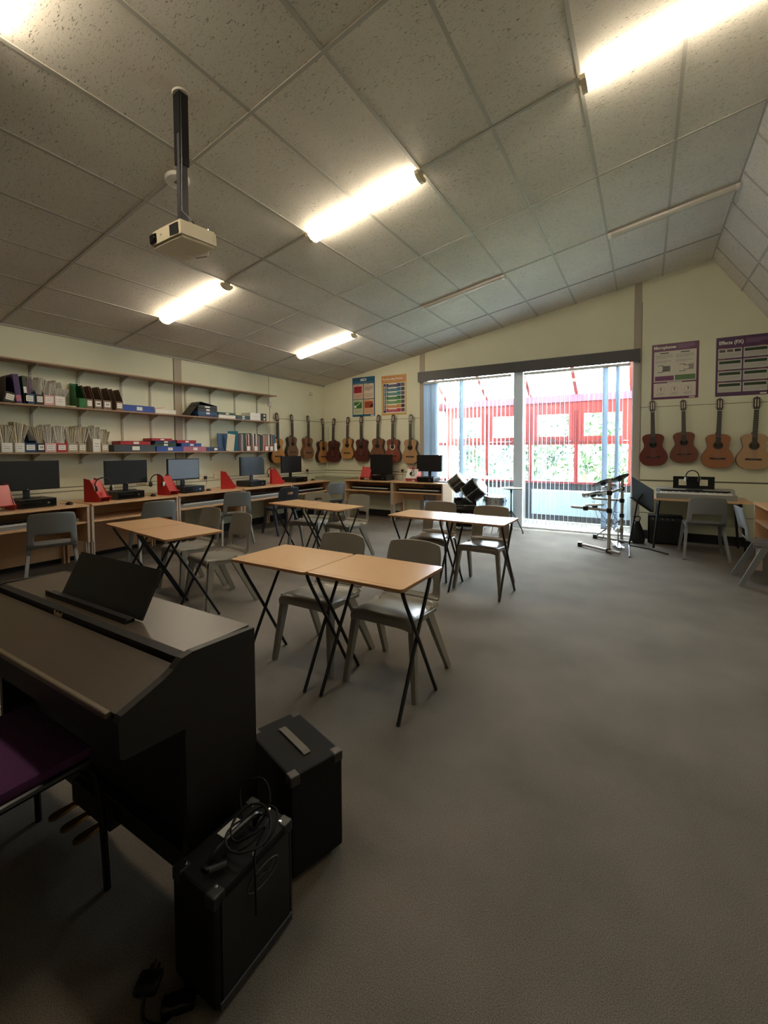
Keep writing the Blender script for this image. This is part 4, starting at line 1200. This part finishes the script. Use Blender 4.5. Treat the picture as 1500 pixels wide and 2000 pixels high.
# effects
t = poster(7.08, 2.11, .60, .825, pm('violet', (84, 50, 88)), 'purple poster headed Effects (FX), cut by the right edge', '', 0, 0)
text('Effects (FX)', .068, FR(.03, -.003, .745), M['paper'], t, align='LEFT', sx=.85)
lines(t, .33, .72, .56, .785, 4, pm('lilacline', (150, 120, 150)))
for r_ in range(4):
    for q in range(2):
        a = .025+q*.28; b_ = .53-r_*.158
        pan(t, a, b_, a+.262, b_+.135, pm('palegrey', (196, 192, 184)))
        if r_ == 0 and q == 0:
            for e in range(3): pan(t, a+.012+e*.085, b_+.085, a+.08+e*.085, b_+.122, pm('icon%d' % e, [(86, 80, 70), (110, 84, 74), (50, 46, 48)][e]), 'picture', 2)
        else: pan(t, a+.012, b_+.08, a+.25, b_+.12, pm('wavegreen', (34, 64, 34)), 'waveform', 2)
        lines(t, a+.012, b_+.01, a+.25, b_+.07, 5, M['greytxt']); lines(t, a+(.0 if q == 0 else .16), b_+.138, a+(.11 if q == 0 else .262), b_+.15, 1, pm('orange2', (200, 110, 70)), 2, 'heading')
pan(t, .49, .012, .56, .03, M['paper'], 'publisher_tag', 2)
# ------------------------------------------------------------------ back right corner
t = thing('folding_table', 'wooden table on black legs under the silver keyboard', 'table', (6.86, -.43, 0), 0)
MB().box(-.55, -.33, .672, .55, .33, .695, bev=.002).build('tabletop', M['beech'], t)
for s in (-1, 1):
    for e in (-1, 1):
        MB().tube([(s*.44, e*.22, .672), (s*.50, e*.27, 0)], .014).build('leg', M['blackmetal'], t, smooth=True)
    MB().tube([(s*.45, -.23, .62), (s*.45, .23, .62)], .01).build('brace', M['blackmetal'], t)
MB().box(-.5, .27, .28, .5, .29, .672).build('modesty_panel', M['grey_box'], t)
k = keyboard((6.82, -.50, .695), R(0), 'silver electronic keyboard with a music rest on the back wall table', M['silverkb'], W=.88, D=.40, H=.13, name='electronic_keyboard', grp='keyboard by the back wall')
MB().box(-.235, .09, .125, .235, .105, .295).build('music_rest', M['blackmetal'], k)
MB().box(-.17, .086, .17, -.08, .0895, .255).build('rest_cutout', M['paper2'], k); MB().box(.07, .086, .17, .16, .0895, .255).build('rest_cutout', M['paper2'], k)
MB().box(-.09, -.06, .105, .09, .02, .125).build('display_panel', M['dkgrey'], k)
headset((6.80, -.50, .695+.30), R(10), 'black headphones resting on the music rest of the silver keyboard', -.1, .075)
def amp(loc, rz, W_, D_, H_, label, plain=False):
    t = thing('guitar_amplifier', label, 'amplifier', loc, rz, 'black guitar amplifiers')
    MB().box(-W_/2, -D_/2, .012, W_/2, D_/2, H_, bev=.008).build('cabinet', M['black_matte'], t)
    MB().box(-W_/2+.02, -D_/2-.004, .03, W_/2-.02, -D_/2+.001, H_-(.02 if plain else .075)).build('speaker_grille', M['black'], t)
    if not plain: MB().box(-W_/2+.02, -D_/2-.004, H_-.07, W_/2-.02, -D_/2+.001, H_-.02).build('control_panel', M['dkgrey'], t)
    for k in range(0 if plain else 6):
        MB().cyl((-W_/2+.06+k*(W_-.12)/5, -D_/2-.004, H_-.045), (-W_/2+.06+k*(W_-.12)/5, -D_/2-.018, H_-.045), .009, n=12).build('knob', M['brushed'] if k < 5 else M['black'], t)
    for sx in (-1, 1):
        for sy in (-1, 1):
            MB().cyl((sx*(W_/2-.03), sy*(D_/2-.03), 0), (sx*(W_/2-.03), sy*(D_/2-.03), .013), .014, n=12).build('foot', M['black'], t)
            if W_ < .35:
                mb = MB(); c0 = .004; x1 = sx*(W_/2+.001); y1 = sy*(D_/2+.001)
                mb.box(min(x1, x1-sx*.035), min(y1, y1-sy*.035), H_-.032, max(x1, x1-sx*.035), max(y1, y1-sy*.035), H_+.0015, bev=.004)
                mb.build('corner_protector', M['black'] if plain else M['corner'], t)
    return t
M['corner'] = mat('worn_metal_corner', (66, 64, 60), .4, .6)
amp((6.50, -.27, 0), 0, .42, .24, .41, 'black amplifier on the floor under the silver keyboard table')
# music stand
t = thing('music_stand', 'black orchestral music stand beside the electronic drum kit', 'music stand', (6.10, -1.03, 0))
o_ = Vector((6.10, -1.03, 0))
TL, TR, BR, BL = [Vector(p)-o_ for p in ((6.085, -.90, 1.0), (6.341, -1.18, .845), (6.346, -1.20, .56), (6.10, -.93, .715))]
n_ = (TR-TL).cross(BL-TL).normalized()*.004
MB().add([TL, TR, BR, BL, TL+n_, TR+n_, BR+n_, BL+n_], [(0, 1, 2, 3), (7, 6, 5, 4), (0, 4, 5, 1), (1, 5, 6, 2), (2, 6, 7, 3), (3, 7, 4, 0)]).build('desk_plate', colmat('dark_slate_metal', (46, 54, 60), .4), t)
mb = MB(); l_ = n_.normalized()*.05
mb.add([BL, BR, BR-l_, BL-l_, BL+Vector((0, 0, .003)), BR+Vector((0, 0, .003)), BR-l_+Vector((0, 0, .003)), BL-l_+Vector((0, 0, .003))], [(0, 1, 2, 3), (7, 6, 5, 4), (0, 4, 5, 1), (1, 5, 6, 2), (2, 6, 7, 3), (3, 7, 4, 0)])
mb.build('sheet_lip', M['blackmetal'], t)
cen = (TL+TR+BL+BR)/4
MB().tube([cen+n_*1.5, (.07, -.02, .70), (.06, -.02, .66)], .012).build('tilt_joint', M['blackmetal'], t)
MB().tube([(.062, -.02, .67), (-.03, 0, .06)], .011).tube([(.03, -.01, .45), (.035, -.01, .48)], .018).build('pole', M['blackmetal'], t, smooth=True)
for p in ((-.01, -.46, .01), (.42, -.06, .01), (-.16, .30, .01)):
    MB().tube([(-.03, 0, .07), (p[0]*.5-.01, p[1]*.5, .05), p], .010).build('leg', M['blackmetal'], t, smooth=True)
# bag by the stand
t = thing('black_bag', 'slumped black bag on the floor behind the music stand', 'bag', (6.16, -.42, 0))
mb = MB(); mb.lathe([(0, 0), (.11, .0), (.125, .05), (.10, .17), (.06, .26), (.03, .32), (0, .33)], Matrix.Diagonal((.8, .7, 1, 1)) @ RX(.0), 18)
mb.build('cloth', colmat('black_cloth', (24, 24, 27), .9), t, smooth=True)
mb = MB(); mb.tube(catmull([(-.02, .0, .30), (-.05, .0, .38), (.03, 0, .38), (.02, 0, .30)], 4), .008); mb.build('strap', M['black'], t)

# ------------------------------------------------------------------ electronic drum kit
t = thing('electronic_drum_kit', 'electronic drum kit on a grey tube rack by the window', 'drum kit', (5.85, -.9, 0))
o_ = Vector((5.85, -.9, 0))
def pp(*p): return Vector(p)-o_
def kitpart(name, mt, *segs, r=.019, smooth=True):
    mb = MB()
    for s_ in segs: mb.tube([pp(*q) for q in s_], r, 10)
    return mb.build(name, mt, t, smooth=smooth)
kitpart('rack_post', M['brushed'], [(5.845, -1.33, .03), (5.845, -1.33, .99)], r=.021)
kitpart('rack_post', M['brushed'], [(5.96, -.50, .03), (5.96, -.50, .97)], r=.021)
kitpart('floor_bar', M['brushed'], [(5.46, -1.08, .032), (5.98, -1.44, .032)])
kitpart('floor_bar', M['brushed'], [(5.58, -.36, .032), (6.10, -.62, .032)])
kitpart('rack_arm', M['brushed'], [(5.36, -1.15, .565), (5.86, -1.33, .565)], r=.018)
kitpart('rack_arm', M['brushed'], [(5.845, -1.33, .80), (5.96, -.50, .80)], r=.018)
kitpart('rack_arm', M['brushed'], [(5.55, -.40, .62), (5.96, -.50, .62)], r=.018)
kitpart('brace', M['brushed'], [(5.90, -.92, .80), (5.72, -1.0, .72)], [(5.96, -.5, .35), (5.62, -.40, .05)], r=.009)
for p in ((5.845, -1.33, .03), (5.845, -1.33, .565), (5.845, -1.33, .80), (5.96, -.50, .80), (5.96, -.50, .62), (5.96, -.5, .40), (5.96, -.5, .03), (5.47, -1.09, .03), (5.6, -.37, .03), (5.55, -1.22, .565)):
    q = pp(*p); MB().box(q.x-.032, q.y-.03, max(0, q.z-.032), q.x+.032, q.y+.03, q.z+.03, bev=.008).build('clamp', M['black'], t)
def pad(c, r, tilt, az, name, mt, h=.03):
    K = T(*pp(*c)) @ RZ(az) @ RX(tilt)
    MB().lathe([(0, 0), (r*.9, 0), (r, h*.4), (r, h*.8), (r*.93, h), (0, h*.95)], K, 28).build(name, mt, t, smooth=True)
    MB().lathe([(0, -.03), (.03, -.03), (.04, 0), (0, 0)], K, 12).build('pad_mount', M['black'], t)
pad((5.76, -1.24, .92), .14, R(-28), R(60), 'cymbal_pad', M['black'], .012)
pad((5.93, -.72, .95), .14, R(-32), R(60), 'cymbal_pad', M['black'], .012)
pad((5.62, -1.02, .73), .105, R(-25), R(60), 'drum_pad', M['silverkb'])
pad((5.68, -.75, .72), .105, R(-20), R(50), 'drum_pad', M['silverkb'])
pad((5.80, -.62, .80), .105, R(-25), R(45), 'drum_pad', M['silverkb'])
pad((5.66, -1.20, .60), .12, R(-8), R(40), 'drum_pad', M['skin'])
kitpart('pad_arm', M['brushed'], [(5.86, -1.2, .80), (5.76, -1.24, .905)], [(5.94, -.7, .80), (5.93, -.72, .94)], [(5.9, -.95, .80), (5.62, -1.02, .72)], [(5.92, -.75, .8), (5.68, -.75, .71)], r=.007)
q = pp(5.53, -1.12, .70)
mb = MB(); mb.lathe([(0, 0), (.03, 0), (.045, .02), (.05, .05), (.04, .07), (0, .075)], T(*q), 18); mb.build('kick_trigger', M['chrome'], t, smooth=True)
mb = MB()
rn = random.Random(5)
for k in range(7):
    a = pp(rn.uniform(5.6, 5.95), rn.uniform(-1.2, -.5), rn.uniform(.6, .8)); b_ = pp(rn.uniform(5.7, 6.0), rn.uniform(-1.2, -.5), rn.uniform(.1, .5))
    mid = (a+b_)/2+Vector((rn.uniform(-.1, .1), rn.uniform(-.1, .1), -.12))
    mb.tube(catmull([tuple(a), tuple(mid), tuple(b_)], 6), .0035, 5)
mb.build('cable', M['black'], t)
mb = MB()
mb.bar(pp(5.88, -.80, .06), pp(5.98, -1.08, .03), .08, .012, side=(1, 0, 0)); mb.box(.02, -.02, .0, .14, .14, .02); mb.tube([pp(5.93, -.85, .02), pp(5.93, -.82, .22)], .01); mb.lathe([(0, 0), (.04, 0), (.05, .03), (.03, .06), (0, .06)], T(*pp(5.93, -.82, .20)), 14)
mb.build('kick_pedal', M['chrome'], t)

# ------------------------------------------------------------------ acoustic drum kit
def drum(root, c, axis, r, h, shell, head, lugs=6, name='drum_shell', rim=None):
    ax = Vector(axis).normalized()
    K = T(*c) @ ax.to_track_quat('Z', 'Y').to_matrix().to_4x4()
    MB().lathe([(r*.97, -h/2), (r, -h/2), (r, h/2), (r*.97, h/2), (r*.97, -h/2)], K, 32).build(name, shell, root, smooth=True)
    root = root.children[-1] if False else [o for o in root.children if o.name.split('.')[0] == name][-1]
    for s in (-1, 1):
        MB().lathe([(0, s*(h/2-.004)), (r*.98, s*(h/2-.004)), (r*.98, s*(h/2+.002)), (0, s*(h/2+.002))], K, 32).build('drum_head', head[0 if s > 0 else 1], root)
        MB().lathe([(r*.985, s*(h/2-.014)), (r*1.03, s*(h/2-.014)), (r*1.03, s*(h/2+.008)), (r*.985, s*(h/2+.008)), (r*.985, s*(h/2-.014))], K, 32).build('hoop', rim or M['chrome'], root, smooth=True)
    mb = MB(); mb.M = K
    for k in range(lugs):
        a = 2*PI*k/lugs+.2
        x_, y_ = r*1.02*math.cos(a), r*1.02*math.sin(a)
        mb.cyl((x_, y_, -h/2), (x_, y_, h/2), .0035, n=5); mb.box(x_-.008, y_-.008, -.02, x_+.008, y_+.008, .02)
    mb.build('lugs', M['chrome'], root)
t = thing('bass_drum', 'black bass drum carrying two tilted tom drums in front of the blinds', 'drum', (3.58, -.62, 0))
drum(t, (0, 0, .29), (.93, .35, 0), .27, .36, M['black_gloss'], (M['skin'], M['black_gloss']), 8, rim=M['black_gloss'])
MB().tube([(-.05, .0, .50), (-.05, .0, .74), ], .013).tube([(.06, .0, .50), (.06, .0, .73)], .013).tube([(-.1, 0, .72), (.14, 0, .70)], .012).build('tom_holder', M['chrome'], t, smooth=True)
for s in (-1, 1): MB().tube([(-.08*s-.05, -.22*s, .22), (-.02*s-.12, -.36*s, .0)], .01).build('spur', M['chrome'], t, smooth=True)
drum(t, (-.14, .02, .80), (.74, .1, .62), .145, .22, colmat('dark_bronze_shell', (52, 48, 38), .25), (M['skin'], M['skin']), 6, 'tom_shell')
drum(t, (.19, -.06, .70), (.76, .0, .62), .185, .28, M['black_gloss'], (M['skin'], M['skin']), 6, 'tom_shell')
MB().bar((.28, .16, .02), (.40, .20, .05), .08, .012, side=(0, 1, 0)).tube([(.26, .12, .01), (.25, .1, .28)], .008).build('kick_pedal', M['chrome'], t)
t = thing('snare_drum', 'chrome snare drum on a low stand left of the hi-hat', 'drum', (4.10, -.62, 0))
drum(t, (0, 0, .53), (.03, -.02, 1), .178, .13, M['chrome'], (M['skin'], M['skin']), 8)
MB().tube([(0, 0, .13), (0, 0, .44)], .012).build('stand_pole', M['chrome'], t)
for k in range(3):
    a = 2*PI*k/3+.6
    MB().tube([(0, 0, .26), (math.cos(a)*.15, math.sin(a)*.15, .1), (math.cos(a)*.24, math.sin(a)*.24, .008)], .008).build('leg', M['chrome'], t)
    MB().tube([(0, 0, .42), (math.cos(a)*.16, math.sin(a)*.16, .455), (math.cos(a)*.19, math.sin(a)*.19, .48)], .007).build('basket_arm', M['chrome'], t)
t = thing('crash_cymbal', 'bronze cymbal on a tall stand above the tom drums', 'cymbal', (3.99, -.66, 0))
MB().lathe([(0, .022), (.03, .018), (.045, .004), (.27, -.012), (.272, -.0135), (.045, .002), (0, .012)], T(0, 0, .925) @ RX(.03), 40).build('cymbal_plate', M['cymbal'], t, smooth=True)
MB().tube([(0, 0, .1), (0, 0, .99)], .009).build('stand_pole', M['blackmetal'], t)
for k in range(3):
    a = 2*PI*k/3
    MB().tube([(0, 0, .35), (math.cos(a)*.14, math.sin(a)*.14, .14), (math.cos(a)*.22, math.sin(a)*.22, .008)], .008).build('leg', M['chrome'], t)
t = thing('hi_hat', 'hi-hat cymbals on a tripod stand right of the snare drum', 'cymbal', (4.345, -.52, 0))
for s in (-1, 1):
    MB().lathe([(0, s*.022), (.03, s*.018), (.04, s*.006), (.178, s*.001), (.18, 0), (.04, s*.004), (0, s*.012)], T(0, 0, .735+s*.008), 36).build('cymbal_plate', M['cymbal'], t, smooth=True)
MB().tube([(0, 0, .05), (0, 0, .70)], .011).tube([(0, 0, .70), (0, 0, .86)], .004).tube([(0, 0, .66), (0, 0, .71)], .02).build('stand_pole', M['blackmetal'], t)
for k in range(3):
    a = 2*PI*k/3-.35
    MB().tube([(0, 0, .37), (math.cos(a)*.13, math.sin(a)*.13, .2), (math.cos(a)*.22, math.sin(a)*.22, .05), (math.cos(a)*.23, math.sin(a)*.23, .006)], .009).build('leg', M['blackmetal'], t)

# ------------------------------------------------------------------ digital piano
t = thing('digital_piano', 'dark wood digital piano with closed lid in the left foreground', 'piano', (4.49, -7.0, 0))
px0, px1 = -.66, .66
prof = [(.225, 0), (.225, .80), (.0, .812), (-.035, .806), (-.06, .785), (-.085, .772), (-.20, .730), (-.208, .715), (-.205, .625), (-.195, .617), (-.03, .603), (-.03, 0)]
for s in (-1, 1):
    x0 = px1-.025 if s > 0 else px0
    MB().prism(prof, x0, x0+.025, 'x').build('side_panel', M['piano'], t)
MB().box(px0+.025, -.008, .788, px1-.025, .225, .806, bev=.003).build('top_board', M['piano_lit'], t)
MB().prism([(-.03, .80), (-.008, .806), (-.008, .772), (-.03, .768)], px0+.026, px1-.026, 'x').build('ledge_rail', M['piano_black'], t)
mb = MB(); mb.bar((0, -.035, .776), (0, -.198, .722), px1-px0-.056, .012, side=(1, 0, 0)); mb.build('key_lid', M['piano_lit'], t)
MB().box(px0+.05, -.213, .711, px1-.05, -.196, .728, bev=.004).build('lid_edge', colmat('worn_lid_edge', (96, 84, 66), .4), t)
MB().box(px0+.025, -.195, .622, px1-.025, -.03, .708).build('key_bed', M['piano_black'], t)
MB().box(px0+.025, .06, .10, px1-.025, .078, .66).build('back_panel', M['piano_black'], t)
MB().box(px0+.025, .205, .68, px1-.025, .222, .788).build('rear_rail', M['piano_black'], t)
mb = MB(); mb.box(px0+.025, .02, .08, px1-.025, .055, .15, bev=.003); mb.build('pedal_bar', M['piano'], t)
MB().box(-.10, -.0, .05, .17, .06, .135, bev=.004).build('pedal_box', M['piano_black'], t)
for k in range(3):
    x_ = -.06+k*.09
    mb = MB(); mb.prism(catmull([(x_-.009, .0), (x_-.016, -.07), (x_, -.092), (x_+.016, -.07), (x_+.009, .0)], 3), .055, .066, 'z'); mb.build('pedal', M['brass'], t)
    t_ = None
mb = MB()
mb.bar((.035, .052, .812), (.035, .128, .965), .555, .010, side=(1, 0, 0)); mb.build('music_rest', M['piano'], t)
MB().box(-.30, .018, .806, .28, .048, .818, bev=.002).box(-.30, .014, .806, .28, .020, .826).build('rest_ledge', M['piano_black'], t)
text('Roland', .022, T(-.08, -.0325, .7875) @ RX(R(80)), colmat('gold_lettering', (170, 150, 110), .4), t)

# ------------------------------------------------------------------ purple chair
t = thing('upholstered_chair', 'purple upholstered chair on black tube legs at the piano', 'chair', (4.56, -7.33, 0), R(0))
mb = MB(); mb.box(-.23, -.22, .425, .225, .235, .47, bev=.02); mb.build('seat', M['purple'], t, smooth=True)
mb = MB(); mb.bar((0, -.215, .62), (0, -.27, .85), .43, .05, side=(1, 0, 0)); mb.build('backrest', M['purple'], t)
for s in (-1, 1):
    MB().tube(catmull([(s*.225, .20, .425), (s*.235, .23, .38), (s*.24, .245, .2), (s*.245, .25, .0)], 3), .011).build('leg', M['blackmetal'], t, smooth=True)
    MB().tube(catmull([(s*.225, -.29, .87), (s*.225, -.225, .45), (s*.235, -.24, .2), (s*.245, -.29, .0)], 3), .011).build('leg', M['blackmetal'], t, smooth=True)
    MB().tube([(s*.232, .215, .43), (s*.232, -.225, .43)], .011).build('side_rail', M['blackmetal'], t, smooth=True)

# ------------------------------------------------------------------ practice amps in the foreground
t = amp((5.287, -6.978, 0), PI/2, .27, .165, .30, 'small black practice amplifier in front, cable coiled on its top', True)
mb = MB(); mb.M = T(.02, -.0872, .235) @ RX(PI/2)
mb.tube([(.055*math.cos(a), .026*math.sin(a), 0) for a in [2*PI*k/24 for k in range(24)]], .0014, 5, True)
mb.tube([(-.035, -.006, 0), (-.012, .014, 0), (-.006, -.010, 0), (.010, .012, 0), (.016, -.006, 0), (.036, .010, 0)], .0016, 5)
mb.tube([(-.025, .004, 0), (.0, .002, 0), (.026, -.008, 0)], .0012, 5)
mb.build('badge', colmat('dull_badge_metal', (74, 72, 68), .4), t)
mb = MB(); mb.tube(catmull([(-.085, .0, .302), (-.07, .0, .325), (0, 0, .330), (.07, 0, .325), (.085, 0, .302)], 4), .008, 8); mb.box(-.1, -.012, .30, -.07, .012, .309, bev=.003); mb.box(.07, -.012, .30, .1, .012, .309, bev=.003)
mb.build('carry_handle', M['black'], t, smooth=True)
for a, b_ in ((-.11, -.06), (.11, -.06), (-.11, .06), (.11, .06), (.0, -.07), (.125, .0)):
    MB().lathe([(0, .3035), (.004, .303), (.0055, .30), (0, .3)], T(a, b_, 0), 12).build('screw', M['chrome'], t)
MB().box(-.01, .025, .3003, .055, .065, .3012).build('sticker', M['paper'], t)
MB().box(-.125, -.0895, .008, .125, -.078, .03, bev=.002).build('bottom_trim', M['dkgrey'], t)
tc_ = thing('audio_cable', 'black audio cable coiled on top of the small practice amplifier', 'cable', (5.287, -6.978, .305))
pts = []
for k in range(46):
    a = k*.42; r_ = .060+.012*math.sin(k*.7)
    pts.append((.035+r_*math.cos(a)*.8, .02+r_*math.sin(a)*1.1+.02*math.sin(k*.2), .006+.028*abs(math.sin(k*.31))+k*.0004))
pts += [(.088, -.01, .02), (.098, -.02, -.04), (.1, -.02, -.14)]
MB().tube(catmull(pts, 3), .0032, 6).build('cord', M['black_matte'], tc_, smooth=True)
MB().tube(catmull([(-.03, .05, .01), (-.08, .09, .06), (-.02, .12, .085), (.03, .10, .05), (.03, .04, .012)], 5), .0032, 6).build('cord_loop', M['black_matte'], tc_, smooth=True)
MB().tube([(.02, -.10, .008), (.045, -.065, .010)], .008, 10).build('plug', M['dkgrey'], tc_, smooth=True)
t = amp((5.183, -6.632, 0), PI-R(17.5), .31, .20, .345, 'taller black amplifier with a flat grey handle behind the piano end')
mb = MB(); mb.bar((-.075, .0, .350), (.075, .0, .350), .026, .004, side=(0, 1, 0)); mb.bar((-.09, 0, .347), (-.075, 0, .350), .026, .004, side=(0, 1, 0)); mb.bar((.09, 0, .347), (.075, 0, .350), .026, .004, side=(0, 1, 0))
mb.build('carry_handle', colmat('grey_strap', (84, 79, 70), .6), t)
# floor clutter by the front amp
t = thing('mains_plug', 'black mains plug lying on the carpet at the foot of the small amplifier', 'plug', (5.165, -7.16, 0), R(35))
mb = MB(); mb.box(-.03, -.026, .0, .03, .026, .022, bev=.008); mb.build('plug_body', M['black'], t, smooth=True)
MB().box(-.012, .026, .006, -.007, .044, .012).box(.007, .026, .006, .012, .044, .012).box(-.002, .026, .014, .002, .048, .018).build('pins', M['brass'], t)
MB().tube(catmull([(0, -.02, .011), (.02, -.07, .006), (.08, -.08, .005), (.10, -.02, .005), (.07, .05, .005)], 4), .0045, 6).build('cord', M['black'], t)
t = thing('power_adapter', 'small glossy black power adapter on the carpet beside the front amplifier', 'adapter', (5.27, -7.145, 0), R(50))
MB().box(-.04, -.022, 0, .04, .022, .026, bev=.009).build('casing', M['black_gloss'], t, smooth=True)
MB().tube(catmull([(.038, 0, .01), (.07, .01, .006), (.09, .05, .005), (.05, .07, .005)], 4), .004, 6).build('cord', M['black'], t)

# ------------------------------------------------------------------ sub-parts under their parts
SUB = {'classical_guitar': {'tuning_peg': 'headstock', 'nut': 'neck', 'fretboard': 'neck', 'rosette': 'soundboard', 'sound_hole': 'soundboard', 'bridge': 'soundboard'},
       'guitar_amplifier': {'knob': 'control_panel'},
       'desktop_computer': {'badge': 'front_panel', 'disc_drive': 'front_panel'},
       'monitor': {'badge': 'casing', 'screen': 'casing'},
       'headphones': {'cup_shell': 'ear_cup'},
       'magazine_file': {'label_card': 'spine', 'lettering': 'spine'},
       'box_file': {'label_card': 'box'}, 'ring_binder': {'label_card': 'cover'}, 'lever_arch_file': {'label_card': 'black_spine'},
       'projector': {'lettering': 'casing', 'lens_window': 'casing', 'vent_grille': 'casing', 'pole_sleeve': 'pole'},
       'digital_piano': {'pedal': 'pedal_box', 'lettering': 'ledge_rail', 'lid_edge': 'key_lid', 'rest_ledge': 'music_rest'},
       'electronic_keyboard': {'rest_cutout': 'music_rest'}, 'wall_socket': {'cable': 'plug', 'switch': 'face_plate'},
       'mains_plug': {'pins': 'plug_body'}, 'smoke_detector': {'label_strip': 'casing', 'lettering': 'casing'}}
base = lambda o: o.name.split('.')[0]
for root in [o for o in COL.objects if o.parent is None and base(o) in SUB]:
    mp_ = SUB[base(root)]; ch = list(root.children); cnt = {}
    for o in ch:
        tgt = mp_.get(base(o))
        if not tgt: continue
        c_ = [p for p in ch if base(p) == tgt]
        if not c_: continue
        i_ = cnt.get(base(o), 0); cnt[base(o)] = i_+1
        ml = o.matrix_basis.copy()
        o.parent = c_[min(i_, len(c_)-1)] if len(c_) > 1 else c_[0]
        o.matrix_basis = ml
